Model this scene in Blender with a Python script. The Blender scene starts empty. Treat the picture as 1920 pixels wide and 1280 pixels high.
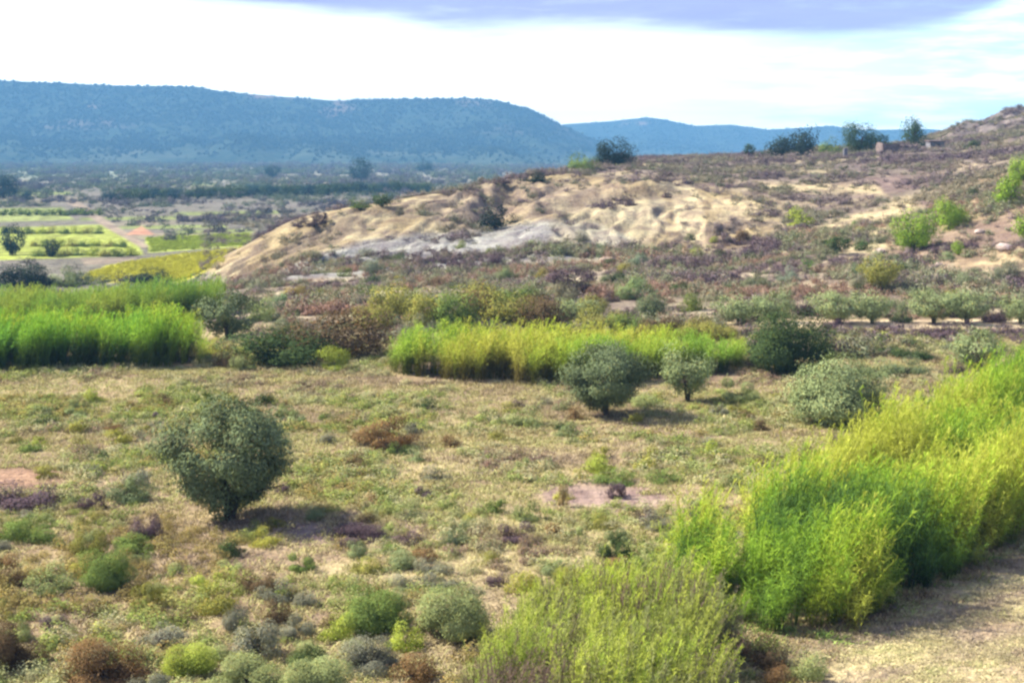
import bpy, math, random
import numpy as np
from mathutils import Vector
random.seed(7)
RNG = np.random.default_rng(7)
SC = bpy.context.scene
COL = SC.collection

# ------------------------------------------------------------------ camera
CAM_H, F, CX, HY = 13.0, 2637.0, 960.0, 285.0      # eye height (m), focal length and horizon of the 1920 px photograph
cam_d = bpy.data.cameras.new('camera')
cam_d.sensor_width = 36.0
cam_d.lens = F / 1920.0 * 36.0
cam_d.shift_y = -(640.0 - HY) / 1920.0
cam_d.clip_start = 0.5
cam_d.clip_end = 30000.0
cam = bpy.data.objects.new('camera', cam_d)
COL.objects.link(cam)
cam.location = (0, 0, CAM_H)
cam.rotation_euler = (math.radians(90), 0, 0)
SC.camera = cam

# ------------------------------------------------------------------ light
SUN_EL, SUN_AZ = 43.0, -74.0     # degrees; azimuth from +Y towards +X (the sun stands left of and a little beyond the view)
sun_dir = Vector((math.sin(math.radians(SUN_AZ)) * math.cos(math.radians(SUN_EL)),
                  math.cos(math.radians(SUN_AZ)) * math.cos(math.radians(SUN_EL)),
                  math.sin(math.radians(SUN_EL))))
sl = bpy.data.lights.new('sun', 'SUN')
sl.energy = 5.0
sl.angle = math.radians(0.6)
sl.color = (1.0, 0.93, 0.80)
sun = bpy.data.objects.new('sun', sl)
COL.objects.link(sun)
sun.rotation_euler = sun_dir.to_track_quat('Z', 'Y').to_euler()

SC.view_settings.view_transform = 'Standard'
SC.view_settings.look = 'None'
SC.view_settings.exposure = 1.5
SC.view_settings.gamma = 1.0
SC.view_settings.use_curve_mapping = False
SC.render.engine = 'CYCLES'
SC.cycles.use_denoising = True
SC.cycles.filter_width = 2.5
SC.cycles.max_bounces = 5
SC.cycles.diffuse_bounces = 2
SC.cycles.transmission_bounces = 3
SC.cycles.volume_bounces = 0
SC.cycles.transparent_max_bounces = 4


class NT:
    """small helper for node trees"""
    def __init__(s, tree):
        s.t = tree
        s.t.nodes.clear()

    def n(s, kind, **kw):
        nd = s.t.nodes.new(kind)
        for k, v in kw.items():
            if k.startswith('i_'):
                nd.inputs[k[2:].replace('_', ' ')].default_value = v
            else:
                setattr(nd, k, v)
        return nd

    def l(s, a, b):
        s.t.links.new(a, b)

    def math(s, op, a, b=None, c=None, clamp=False):
        nd = s.t.nodes.new('ShaderNodeMath')
        nd.operation = op
        nd.use_clamp = clamp
        for i, v in enumerate((a, b, c)):
            if v is None:
                continue
            if isinstance(v, (int, float)):
                nd.inputs[i].default_value = v
            else:
                s.l(v, nd.inputs[i])
        return nd.outputs[0]

    def mix(s, fac, a, b, mode='MIX'):
        nd = s.t.nodes.new('ShaderNodeMix')
        nd.data_type = 'RGBA'
        nd.blend_type = mode
        for sock, v in ((nd.inputs[0], fac), (nd.inputs[6], a), (nd.inputs[7], b)):
            if isinstance(v, (int, float)):
                sock.default_value = v
            elif isinstance(v, tuple):
                sock.default_value = tuple(v) + ((1.0,) if len(v) == 3 else ())
            else:
                s.l(v, sock)
        return nd.outputs[2]

    def maprange(s, v, a, b, c=0.0, d=1.0, smooth=True):
        nd = s.t.nodes.new('ShaderNodeMapRange')
        nd.interpolation_type = 'SMOOTHSTEP' if smooth else 'LINEAR'
        s.l(v, nd.inputs[0])
        for i, x in enumerate((a, b, c, d)):
            if isinstance(x, (int, float)):
                nd.inputs[i + 1].default_value = x
            else:
                s.l(x, nd.inputs[i + 1])
        return nd.outputs[0]


# world: Nishita sky with a real layer of cloud: bright thin veil low down, grey violet cloud deck above it
W = bpy.data.worlds.new('World')
SC.world = W
W.use_nodes = True
t = NT(W.node_tree)
out = t.n('ShaderNodeOutputWorld')
bg = t.n('ShaderNodeBackground')
bg.inputs['Strength'].default_value = 0.05
sky = t.n('ShaderNodeTexSky', sky_type='NISHITA', sun_disc=False)
sky.sun_elevation = math.radians(SUN_EL)
sky.sun_rotation = math.radians(SUN_AZ)
sky.air_density = 1.2
sky.dust_density = 0.6
sky.ozone_density = 2.0
tc = t.n('ShaderNodeTexCoord')
sep = t.n('ShaderNodeSeparateXYZ')
t.l(tc.outputs['Generated'], sep.inputs[0])
az = t.math('ARCTAN2', sep.outputs[0], sep.outputs[1])          # 0 straight ahead, + to the right
hor = t.math('SQRT', t.math('ADD', t.math('MULTIPLY', sep.outputs[0], sep.outputs[0]), t.math('MULTIPLY', sep.outputs[1], sep.outputs[1])))
el = t.math('ARCTAN2', sep.outputs[2], hor)
comb = t.n('ShaderNodeCombineXYZ')
t.l(t.math('MULTIPLY', az, 3.0), comb.inputs[0])
t.l(t.math('MULTIPLY', el, 21.0), comb.inputs[1])
n1 = t.n('ShaderNodeTexNoise')
n1.inputs['Scale'].default_value = 1.3
n1.inputs['Detail'].default_value = 7.0
n1.inputs['Roughness'].default_value = 0.55
t.l(comb.outputs[0], n1.inputs['Vector'])
n3 = t.n('ShaderNodeTexNoise')
n3.inputs['Scale'].default_value = 5.5
n3.inputs['Detail'].default_value = 8.0
n3.inputs['Roughness'].default_value = 0.6
t.l(comb.outputs[0], n3.inputs['Vector'])
n2 = t.n('ShaderNodeTexNoise')
n2.inputs['Scale'].default_value = 3.2
n2.inputs['Detail'].default_value = 5.0
t.l(comb.outputs[0], n2.inputs['Vector'])
# lower edge of the deck: a bank whose belly hangs lowest right of the middle and thins out to both sides
fc = t.n('ShaderNodeFloatCurve')
cv = fc.mapping.curves[0]
pts_ = [(-0.5, .60), (-0.30, .585), (-0.235, .515), (-0.1, .462), (-0.04, .428), (0.045, .43), (0.13, .418), (0.24, .37), (0.29, .395), (0.325, .455), (0.37, .60), (0.5, .66)]
while len(cv.points) < len(pts_):
    cv.points.new(0.5, 0.5)
for p_, (a_, e_) in zip(cv.points, pts_):
    p_.location = (a_ + 0.5, e_)
fc.mapping.update()
t.l(t.math('ADD', az, 0.5, clamp=True), fc.inputs['Value'])
edge = t.math('MULTIPLY', fc.outputs[0], 0.2)
edge = t.math('ADD', edge, t.math('MULTIPLY', t.math('SUBTRACT', n1.outputs[0], 0.5), 0.034))
edge = t.math('ADD', edge, t.math('MULTIPLY', t.math('SUBTRACT', n2.outputs[0], 0.5), 0.016))
deck = t.maprange(t.math('SUBTRACT', el, edge), -0.006, 0.013)
deck = t.math('MULTIPLY', deck, t.maprange(n3.outputs[0], .22, .5, .75, 1.0))
gap = t.maprange(n1.outputs[0], 0.50, 0.62)                        # torn places high in the deck
deck = t.math('MULTIPLY', deck, t.math('SUBTRACT', 1.0, t.math('MULTIPLY', gap, t.maprange(el, 0.12, 0.35))))
# the haze shines most towards the sun and thins out to blue on the far side
tosun = t.math('COSINE', t.math('SUBTRACT', az, math.radians(SUN_AZ)))
side = t.maprange(tosun, -0.75, 0.05, 0.12, 1.0)
veil = t.math('MULTIPLY', t.maprange(el, 0.06, 0.26, 1.0, 0.12), side)                         # thin bright haze layer, fading upward
blue = t.math('MULTIPLY', t.maprange(n2.outputs[0], 0.46, 0.64), t.maprange(az, 0.02, 0.34, 0.15, 0.5))
veilcol = t.mix(blue, (12.0, 13.2, 13.4), (5.2, 9.3, 11.5))
veilcol = t.mix(t.maprange(az, 0.04, 0.4), veilcol, t.mix(t.maprange(n3.outputs[0], .4, .62), (7.0, 10.8, 12.2), (11.0, 13.2, 13.8)))
c = t.mix(veil, sky.outputs[0], veilcol)
veilcol = t.mix(1.0, veilcol, t.mix(t.maprange(el, 0.0, 0.075), (1.75, 1.5, 1.35), (1.0, 1.0, 1.0)), 'MULTIPLY')
c = t.mix(veil, sky.outputs[0], veilcol)
deckcol = t.mix(n2.outputs[0], (2.9, 3.0, 6.3), (4.3, 4.6, 8.4))
c = t.mix(t.math('MULTIPLY', deck, 0.95), c, deckcol)
t.l(c, bg.inputs['Color'])
t.l(bg.outputs[0], out.inputs['Surface'])


# ------------------------------------------------------------------ numpy noise
def _h(ix, iy, seed):
    n = (ix.astype(np.int64) * 374761393 + iy.astype(np.int64) * 668265263 + seed * 982451653) & 0x7fffffff
    n = ((n ^ (n >> 13)) * 1274126177) & 0x7fffffff
    return ((n ^ (n >> 16)) & 0xffff) / 65535.0


def vnoise(x, y, seed=0):
    x = np.asarray(x, float); y = np.asarray(y, float)
    ix = np.floor(x); iy = np.floor(y)
    fx = x - ix; fy = y - iy
    fx = fx * fx * (3 - 2 * fx); fy = fy * fy * (3 - 2 * fy)
    a = _h(ix, iy, seed); b = _h(ix + 1, iy, seed); c_ = _h(ix, iy + 1, seed); d = _h(ix + 1, iy + 1, seed)
    return (a + (b - a) * fx) * (1 - fy) + (c_ + (d - c_) * fx) * fy


def fbm(x, y, seed=0, octv=4, gain=0.5):
    s = 0; a = 1.0; tot = 0
    for i in range(octv):
        s = s + a * vnoise(x * 2 ** i + 17.3 * i, y * 2 ** i - 9.1 * i, seed + i)
        tot += a; a *= gain
    return s / tot


def sstep(a, b, x):
    k = np.clip((x - a) / (b - a), 0, 1)
    return k * k * (3 - 2 * k)


# ------------------------------------------------------------------ shape of the land
def zy(d, y):            # height of a point seen on photo row y at distance d
    return CAM_H - (y - HY) * d / F

COLS = {
    -1500: [(100, 0), (130, -3), (160, -5.5), (250, -6), (5000, -6)],
    0: [(98, 0), (130, -3.6), (160, -5.5), (250, -6), (5000, -6)],
    250: [(100, 0), (135, -3.6), (162, -5.5), (250, -6), (5000, -6)],
    350: [(105, -.3), (140, -2.6), (172, -4.0), (186, -5), (250, -6), (5000, -6)],
    420: [(108, -.3), (150, -2), (172, -2.8), (188, -0.9), (196, -1.5), (230, -6), (5000, -6)],
    480: [(110, 0), (150, -1.5), (170, -2.2), (192, 1.0), (201, .5), (240, -6), (5000, -6)],
    560: [(112, 0), (150, -1), (168, -1), (198, 3.46), (210, 3), (260, -6), (5000, -6)],
    650: [(112, 0), (150, -.7), (168, -.3), (202, 4.6), (216, 4), (270, -6), (5000, -6)],
    800: [(115, 0), (150, -.3), (168, 0), (188, 2.4), (212, 6.2), (229, 5.8), (290, -6), (5000, -6)],
    880: [(115, 0), (160, 0), (170, .3), (190, 2.6), (218, 7.2), (238, 7.0), (310, -5.5), (5000, -6)],
    935: [(115, 0), (160, .1), (172, .6), (192, 2.6), (210, 4.2), (226, 7.8), (245, 7.9), (330, -5), (400, -6), (5000, -6)],
    1000: [(115, 0), (160, .2), (172, .8), (190, 3.9), (202, 5.0), (232, 9.0), (256, 9), (345, -2), (420, -6), (5000, -6)],
    1100: [(115, 0), (160, .4), (172, 1), (193, 4.8), (206, 5.6), (238, 9.8), (270, 10), (330, 10), (360, 9), (450, -6), (5000, -6)],
    1200: [(115, 0.1), (160, .6), (172, 1.2), (195, 5.2), (212, 6.8), (245, 10.1), (290, 10.6), (335, 11.1), (372, 10), (460, -6), (5000, -6)],
    1300: [(110, .2), (150, .8), (170, 1.3), (186, 3.2), (203, 5.8), (222, 7.8), (245, 8.8), (330, 11.8), (372, 11.5), (460, -6), (5000, -6)],
    1400: [(108, .4), (150, 1), (167, 1.8), (185, 4.3), (205, 5.8), (215, 7.2), (250, 8.9), (330, 12.3), (372, 12), (460, -6), (5000, -6)],
    1500: [(104, .4), (108, .5), (150, 1.8), (165, 2.6), (185, 4.5), (205, 6), (250, 9.2), (330, 13), (372, 13), (460, -4), (5000, -6)],
    1600: [(102, .45), (107, .5), (150, 2.2), (170, 3.5), (190, 5.2), (205, 6.2), (250, 9.8), (330, 13.5), (380, 13.5), (480, -3), (5000, -6)],
    1700: [(102, .45), (107, .5), (130, 1.3), (150, 2.8), (170, 4.7), (190, 6.2), (250, 10.7), (330, 14.9), (382, 15), (480, 0), (5000, -6)],
    1800: [(102, .45), (107, .5), (125, 1.5), (145, 4.0), (165, 6.3), (185, 7.8), (250, 11.5), (328, 15.4), (345, 18.0), (360, 19.6), (400, 20), (520, 0), (5000, -6)],
    1920: [(102, .45), (107, .6), (120, 2), (140, 5), (160, 8), (180, 9.8), (250, 13), (320, 17.6), (345, 20.8), (370, 24.0), (420, 26), (560, 6), (5000, -6)],
    2400: [(102, .5), (107, .8), (120, 4), (140, 8), (160, 11), (180, 13), (250, 18), (330, 26), (370, 34), (420, 36), (620, 10), (5000, -6)],
    3500: [(102, .5), (107, .9), (120, 4.5), (140, 9), (180, 15), (250, 20), (330, 28), (370, 36), (420, 38), (620, 12), (5000, -6)],
}
TP = np.arange(-1500, 3501, 10.0)
TD = np.exp(np.linspace(math.log(20), math.log(12000), 900))
_ks = sorted(COLS)
_rows = []
for k in _ks:
    kn = [(20, 0), (85, 0)] + COLS[k]
    _rows.append(np.interp(TD, [p[0] for p in kn], [p[1] for p in kn]))
_rows = np.array(_rows)
TAB = np.empty((len(TP), len(TD)))
for j in range(len(TD)):
    TAB[:, j] = np.interp(TP, _ks, _rows[:, j])
for _ in range(2):                                      # soften the knots
    k = np.array([1, 2, 3, 2, 1.]); k /= k.sum()
    TAB = np.apply_along_axis(lambda r: np.convolve(np.pad(r, 2, 'edge'), k, 'valid'), 0, TAB)
k = np.ones(3) / 3
TAB = np.apply_along_axis(lambda r: np.convolve(np.pad(r, 1, 'edge'), k, 'valid'), 1, TAB)


def base_h(px, d):
    u = np.clip((px - TP[0]) / 10.0, 0, len(TP) - 1.001)
    v = np.clip((np.log(np.maximum(d, 20.0)) - math.log(20)) / (math.log(12000) - math.log(20)) * (len(TD) - 1), 0, len(TD) - 1.001)
    i = u.astype(int); j = v.astype(int); a = u - i; b = v - j
    return (TAB[i, j] * (1 - a) + TAB[i + 1, j] * a) * (1 - b) + (TAB[i, j + 1] * (1 - a) + TAB[i + 1, j + 1] * a) * b


def height(x, y):
    x = np.asarray(x, float); y = np.asarray(y, float)
    dd = np.maximum(y, 20.0)
    px = CX + F * x / dd
    z = base_h(px, dd)
    # rills worn into the clay slope: they run down the slope, so they are narrow in x and long in y
    e = 1.5
    sl_ = (base_h(px, dd + e) - base_h(px, np.maximum(dd - e, 20))) / (2 * e)
    front = sstep(0.05, 0.16, sl_) * sstep(160, 172, y) * (1 - sstep(232, 250, y)) * (1 - sstep(1340, 1480, px))
    warp = 13.0 * fbm(x / 16, y / 20, 5, 3)
    xs = x - np.interp(x, [-45, -30, -12, 5, 20, 40], [.75, .6, .25, -.15, .2, .0]) * (y - 200) + warp
    amp = (.3 + 1.0 * fbm(x / 15, y / 15, 7, 2)) * (1 - .35 * sstep(1120, 1220, px))
    r1 = amp * (1 - np.abs(2 * fbm(xs / 5.5, y / 34, 11, 3) - 1) ** .75)
    r2 = amp * (1 - np.abs(2 * vnoise(xs / 1.5, y / 12, 21) - 1) ** .6)
    cut = np.exp(-((px - 935 - 1.5 * (y - 205)) / 26) ** 2) * sstep(188, 200, y) * (1 - sstep(216, 232, y))
    cut2 = np.exp(-((px - 1010 - 3.5 * (y - 208)) / 16) ** 2) * sstep(196, 204, y) * (1 - sstep(214, 226, y))
    z = z - 2.0 * cut - 1.1 * cut2
    tier = sstep(196, 201, y - .04 * (px - 1000)) * (1 - sstep(203, 212, y - .04 * (px - 1000))) * sstep(930, 1000, px) * (1 - sstep(1230, 1290, px))
    z = z + 1.2 * tier
    z = z - front * (1.3 * r1 * r1 + 1.35 * r2 + .3 * vnoise(xs / .8, y / 7, 23)) + front * 1.25
    # knolls on the broken ground, little waves on the plain
    rough = sstep(104, 150, y) * (1 - sstep(420, 900, y))
    z = z + rough * (1.5 * (fbm(x / 17, y / 17, 31, 4) - 0.5) + 0.5 * (fbm(x / 4, y / 4, 33, 3) - 0.5))
    rock = sstep(1740, 1850, px) * sstep(326, 345, y) * (1 - sstep(420, 500, y))
    z = z + rock * 5.0 * (np.abs(fbm(x / 9, y / 9, 41, 4, 0.6) - 0.5) * 2 - 0.25)
    z = z + 0.22 * (fbm(x / 9, y / 9, 51, 3) - 0.5) * sstep(10, 40, y) + 0.08 * (fbm(x / 1.6, y / 1.6, 52, 2) - 0.5)
    z = z + sstep(900, 2000, y) * 6.0 * (fbm(x / 300, y / 300, 61, 3) - 0.5)
    return z


def ground(px, py, dmin=24.0, dmax=5000.0):
    """the point of the land that is seen at photo pixel (px, py)"""
    d = np.exp(np.linspace(math.log(dmin), math.log(dmax), 1600))
    x = (px - CX) / F * d
    z = height(x, d)
    ray = CAM_H - (py - HY) / F * d
    hit = np.nonzero(z >= ray)[0]
    i = hit[0] if len(hit) else len(d) - 1
    return float(x[i]), float(d[i]), float(z[i])


def poly_sd(px, py, pts):
    """signed distance (photo pixels at design time) to a polygon, negative inside"""
    px = px.astype(float); py = py.astype(float)
    d = np.full(px.shape, 1e9); s = np.ones(px.shape)
    n = len(pts)
    for i in range(n):
        ax, ay = pts[i]; bx, by = pts[(i + 1) % n]
        ex, ey = bx - ax, by - ay
        wx, wy = px - ax, py - ay
        k_ = np.clip((wx * ex + wy * ey) / (ex * ex + ey * ey + 1e-9), 0, 1)
        qx, qy = wx - ex * k_, wy - ey * k_
        d = np.minimum(d, qx * qx + qy * qy)
        c1 = py >= ay; c2 = py < by; c3 = ex * wy > ey * wx
        flip = (c1 & c2 & c3) | (~c1 & ~c2 & ~c3)
        s = np.where(flip, -s, s)
    return s * np.sqrt(d)


def mesh_np(name, V, Fq, mats=(), smooth=False, attrs=None):
    """mesh from numpy arrays; all faces have the same corner count"""
    me = bpy.data.meshes.new(name)
    V = np.asarray(V, np.float32); Fq = np.asarray(Fq, np.int32)
    nf, k_ = Fq.shape
    me.vertices.add(len(V)); me.vertices.foreach_set('co', V.ravel())
    me.loops.add(nf * k_); me.loops.foreach_set('vertex_index', Fq.ravel())
    me.polygons.add(nf)
    me.polygons.foreach_set('loop_start', np.arange(0, nf * k_, k_, dtype=np.int32))
    me.polygons.foreach_set('loop_total', np.full(nf, k_, np.int32))
    if smooth:
        me.polygons.foreach_set('use_smooth', np.ones(nf, bool))
    for m in mats:
        me.materials.append(m)
    me.update(calc_edges=True)
    for nm, (typ, arr) in (attrs or {}).items():
        a = me.attributes.new(nm, typ, 'POINT')
        arr = np.asarray(arr, np.float32)
        a.data.foreach_set('color' if typ == 'FLOAT_COLOR' else 'value', arr.ravel())
    return me


def link(name, me, parent=None, loc=(0, 0, 0), **props):
    o = bpy.data.objects.new(name, me)
    COL.objects.link(o)
    o.location = loc
    if parent is not None:
        o.parent = parent
    for k_, v in props.items():
        o[k_] = v
    return o


# ------------------------------------------------------------------ materials
def mat_ground():
    m = bpy.data.materials.new('earth')
    m.use_nodes = True
    t = NT(m.node_tree)
    out = t.n('ShaderNodeOutputMaterial')
    b = t.n('ShaderNodeBsdfPrincipled')
    b.inputs['Roughness'].default_value = 0.95
    b.inputs['Specular IOR Level'].default_value = 0.1
    at = t.n('ShaderNodeAttribute', attribute_name='col')
    geo = t.n('ShaderNodeNewGeometry')
    big = t.n('ShaderNodeTexNoise'); big.inputs['Scale'].default_value = 0.35; big.inputs['Detail'].default_value = 6; t.l(geo.outputs['Position'], big.inputs['Vector'])
    fine = t.n('ShaderNodeTexNoise'); fine.inputs['Scale'].default_value = 3.5; fine.inputs['Detail'].default_value = 5; t.l(geo.outputs['Position'], fine.inputs['Vector'])
    far = t.n('ShaderNodeTexNoise'); far.inputs['Scale'].default_value = 0.03; far.inputs['Detail'].default_value = 8; t.l(geo.outputs['Position'], far.inputs['Vector'])
    c_ = t.mix(1.0, at.outputs['Color'], t.mix(t.maprange(big.outputs[0], .32, .68), (0.72, 0.66, 0.70), (1.25, 1.25, 1.15)), 'MULTIPLY')
    c_ = t.mix(1.0, c_, t.mix(t.maprange(fine.outputs[0], .3, .7), (0.78, 0.76, 0.74), (1.2, 1.2, 1.2)), 'MULTIPLY')
    c_ = t.mix(1.0, c_, t.mix(t.maprange(far.outputs[0], .3, .7), (0.85, 0.85, 0.85), (1.15, 1.15, 1.15)), 'MULTIPLY')
    t.l(c_, b.inputs['Base Color'])
    bp = t.n('ShaderNodeBump'); bp.inputs['Strength'].default_value = 0.6; bp.inputs['Distance'].default_value = 0.12
    t.l(fine.outputs[0], bp.inputs['Height'])
    mid = t.n('ShaderNodeTexNoise'); mid.inputs['Scale'].default_value = 1.1; mid.inputs['Detail'].default_value = 5; mid.inputs['Roughness'].default_value = .65; t.l(geo.outputs['Position'], mid.inputs['Vector'])
    bp2 = t.n('ShaderNodeBump'); bp2.inputs['Strength'].default_value = 0.8; bp2.inputs['Distance'].default_value = 0.5
    t.l(mid.outputs[0], bp2.inputs['Height']); t.l(bp.outputs[0], bp2.inputs['Normal']); t.l(bp2.outputs[0], b.inputs['Normal'])
    t.l(b.outputs[0], out.inputs['Surface'])
    return m


def mat_leaf(name, source='object', trans=0.35, dry_shade_col=(1.45, 1.0, 0.6)):
    """foliage: colour from the object's own colour (or the instance's tint), varied leaf by leaf"""
    m = bpy.data.materials.new(name)
    m.use_nodes = True
    t = NT(m.node_tree)
    out = t.n('ShaderNodeOutputMaterial')
    if source == 'object':
        oi = t.n('ShaderNodeObjectInfo'); base = oi.outputs['Color']
    else:
        oi = t.n('ShaderNodeAttribute', attribute_name='tint'); oi.attribute_type = 'INSTANCER'; base = oi.outputs['Color']
    v = t.n('ShaderNodeAttribute', attribute_name='var')
    hue = t.n('ShaderNodeAttribute', attribute_name='dry')
    k_ = t.maprange(v.outputs['Fac'], 0, 1, 0.68, 1.32, False)
    mul = t.n('ShaderNodeVectorMath', operation='SCALE')
    t.l(base, mul.inputs[0]); t.l(k_, mul.inputs['Scale'])
    dry = t.mix(1.0, mul.outputs[0], dry_shade_col, 'MULTIPLY')  # real dryness on foliage; on reeds it also carries painted foot shade
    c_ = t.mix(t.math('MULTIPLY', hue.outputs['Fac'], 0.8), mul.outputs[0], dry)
    d = t.n('ShaderNodeBsdfDiffuse'); t.l(c_, d.inputs['Color'])
    tr = t.n('ShaderNodeBsdfTranslucent'); t.l(t.mix(1.0, c_, (1.1, 1.15, 0.6), 'MULTIPLY'), tr.inputs['Color'])
    ms = t.n('ShaderNodeMixShader'); ms.inputs[0].default_value = trans
    t.l(d.outputs[0], ms.inputs[1]); t.l(tr.outputs[0], ms.inputs[2])
    t.l(ms.outputs[0], out.inputs['Surface'])
    return m


def mat_plain(name, col, rough=0.9, nscale=3.0, amt=0.35, col2=None):
    m = bpy.data.materials.new(name)
    m.use_nodes = True
    t = NT(m.node_tree)
    out = t.n('ShaderNodeOutputMaterial')
    b = t.n('ShaderNodeBsdfPrincipled')
    b.inputs['Roughness'].default_value = rough
    b.inputs['Specular IOR Level'].default_value = 0.15
    tc_ = t.n('ShaderNodeNewGeometry')
    n = t.n('ShaderNodeTexNoise'); n.inputs['Scale'].default_value = nscale; n.inputs['Detail'].default_value = 7
    t.l(tc_.outputs['Position'], n.inputs['Vector'])
    lo = tuple(x * (1 - amt) for x in col)
    hi = col2 or tuple(x * (1 + amt) for x in col)
    c_ = t.mix(t.maprange(n.outputs[0], .35, .65), lo, hi)
    t.l(c_, b.inputs['Base Color'])
    bp = t.n('ShaderNodeBump'); bp.inputs['Strength'].default_value = 0.5; bp.inputs['Distance'].default_value = 0.05
    t.l(n.outputs[0], bp.inputs['Height']); t.l(bp.outputs[0], b.inputs['Normal'])
    t.l(b.outputs[0], out.inputs['Surface'])
    return m


M_EARTH = mat_ground()
M_LEAF = mat_leaf('foliage', 'object', 0.10)
M_LEAF_I = mat_leaf('foliage_scattered', 'instance', 0.12)
M_REED_I = mat_leaf('reed_leaf', 'instance', 0.28, (0.20, 0.115, 0.34))  # dead-sheath brown, darkened to put shade into the reed feet
M_BARK = mat_plain('bark', (0.075, 0.055, 0.045), nscale=9)
M_STONE = mat_plain('pale_stone', (0.46, 0.37, 0.27), nscale=2.5, amt=0.25)
M_PINK = mat_plain('pink_plaster', (0.15, 0.115, 0.105), nscale=1.5, amt=0.2)
M_WHITE = mat_plain('whitewash', (0.15, 0.145, 0.16), nscale=2, amt=0.15)
M_DARK = mat_plain('dark_opening', (0.02, 0.018, 0.02), nscale=2, amt=0.2)
M_TILE = mat_plain('old_roof_tile', (0.11, 0.08, 0.075), nscale=3, amt=0.3)
M_ROCK = mat_plain('rock', (0.34, 0.27, 0.23), nscale=1.2, amt=0.35)

# ------------------------------------------------------------------ the land as one sheet
cols = np.concatenate([np.linspace(-9000, -420, 34)[:-1], np.linspace(-420, -60, 37)[:-1], np.arange(-60, 1981, 5.0), np.linspace(1985, 2400, 42)[1:], np.linspace(2400, 11000, 34)[1:]])
rows = np.concatenate([[-600, -200, -60, -20, 0, 10], np.arange(20, 166, 1.2), np.arange(166, 250, 0.42), np.arange(250, 430, 1.3),
                       np.exp(np.linspace(math.log(430), math.log(5150), 130))])
U, D = np.meshgrid(cols, rows)
X = (U - CX) / F * np.maximum(D, 20.0)
Y = D.copy()
Z = height(X, Y)
PX = CX + F * X / np.maximum(Y, 20)
PY = HY + F * (CAM_H - Z) / np.maximum(Y, 20)
wob = 14 * (fbm(X / 6, Y / 6, 71, 3) - 0.5)                 # ragged zone edges


def zmask(pts, soft=4.0, w=1.0, dr=(0, 99999)):
    sd = poly_sd(PX + wob * w, PY + wob * 0.4 * w, pts)
    return (1 - sstep(-soft, soft, sd)) * ((Y > dr[0]) & (Y < dr[1]))


C = np.empty(X.shape + (3,)); C[:] = (0.255, 0.20, 0.12)


def paint(mask, col, keep=0.0):
    global C
    C = C + (np.array(col) - C) * (mask * (1 - keep))[..., None]


nA = fbm(X / 5, Y / 5, 81, 4); nB = fbm(X / 14, Y / 14, 82, 4); nC = fbm(X / 60, Y / 60, 83, 4)
plain = 1 - sstep(100, 110, Y)
paint(plain * sstep(.50, .62, nA), (0.235, 0.18, 0.12))
paint(plain * sstep(.54, .66, nB), (0.30, 0.25, 0.14))
paint(zmask([(-30, 880), (60, 872), (110, 885), (120, 905), (60, 915), (-30, 912)], 9, 2.0), (0.27, 0.175, 0.12))
paint(zmask([(1010, 915), (1100, 905), (1240, 915), (1250, 950), (1120, 962), (1030, 945)], 12, 2.5), (0.22, 0.165, 0.14))
paint(zmask([(520, 985), (700, 980), (860, 990), (840, 1012), (640, 1018), (540, 1005)], 6), (0.20, 0.155, 0.135))  # lone olive's cast shadow painted into the soil colour as a darker band
paint(zmask([(880, 870), (960, 868), (1000, 885), (900, 895)], 6), (0.26, 0.2, 0.17))
broken = sstep(104, 112, Y) * (1 - sstep(430, 520, Y))
paint(broken, (0.17, 0.14, 0.11))
paint(broken * sstep(.48, .6, nA), (0.24, 0.20, 0.14))
paint(broken * sstep(.52, .64, nB), (0.16, 0.12, 0.105))
paint(broken * sstep(.50, .60, fbm(X / 9, Y / 4, 84, 3)) * (Y < 172), (0.33, 0.285, 0.20))
# dirt strip before the olive row, pale terraces
paint(zmask([(1360, 600), (1500, 602), (1960, 597), (1960, 617), (1560, 617), (1370, 610)], 2, .3), (0.52, 0.43, 0.29))
paint(zmask([(600, 548), (700, 545), (900, 556), (900, 566), (760, 566), (610, 558)], 3, .4), (0.50, 0.45, 0.32))
paint(zmask([(490, 590), (520, 555), (560, 548), (545, 572), (505, 604)], 3, .4), (0.46, 0.38, 0.30))
paint(zmask([(330, 535), (420, 515), (440, 530), (370, 548)], 3, .4), (0.46, 0.36, 0.26))
paint(zmask([(1500, 535), (1920, 530), (1920, 542), (1500, 545)], 3, .4) * .7, (0.44, 0.33, 0.22))
# clay hill
clay = zmask([(330, 540), (420, 486), (480, 445), (560, 404), (640, 388), (800, 362), (880, 338), (1000, 322), (1100, 310), (1290, 308), (1330, 350),
              (1420, 365), (1470, 380), (1460, 440), (1330, 478), (1180, 486), (1000, 492), (850, 506), (700, 515), (560, 526), (430, 545)], 5, 1, (150, 300))
paint(clay, (0.235, 0.19, 0.11))
paint(clay * sstep(.47, .6, fbm((X - .2 * Y) / 4.5, Y / 9, 85, 3)), (0.15, 0.12, 0.085))
paint(clay * sstep(.55, .66, fbm((X - .2 * Y) / 2.6, Y / 7, 86, 3)), (0.28, 0.24, 0.15))
marl = zmask([(500, 524), (590, 478), (700, 450), (800, 440), (900, 432), (1010, 412), (1120, 420), (1190, 450), (1160, 484), (960, 488), (860, 508), (700, 516)], 8, 1.4, (150, 230))
paint(marl, (0.235, 0.24, 0.225), .1)
paint(marl * sstep(.52, .62, nA), (0.25, 0.25, 0.235))
paint(clay * zmask([(900, 330), (1050, 345), (1180, 345), (1170, 385), (1040, 395), (930, 420), (840, 440), (800, 400), (850, 350)], 12, 1.5) * .6, (0.18, 0.145, 0.11))
paint(zmask([(1262, 350), (1300, 345), (1322, 400), (1325, 468), (1295, 470), (1262, 410)], 3, .5, (150, 260)), (0.33, 0.285, 0.18))
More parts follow.
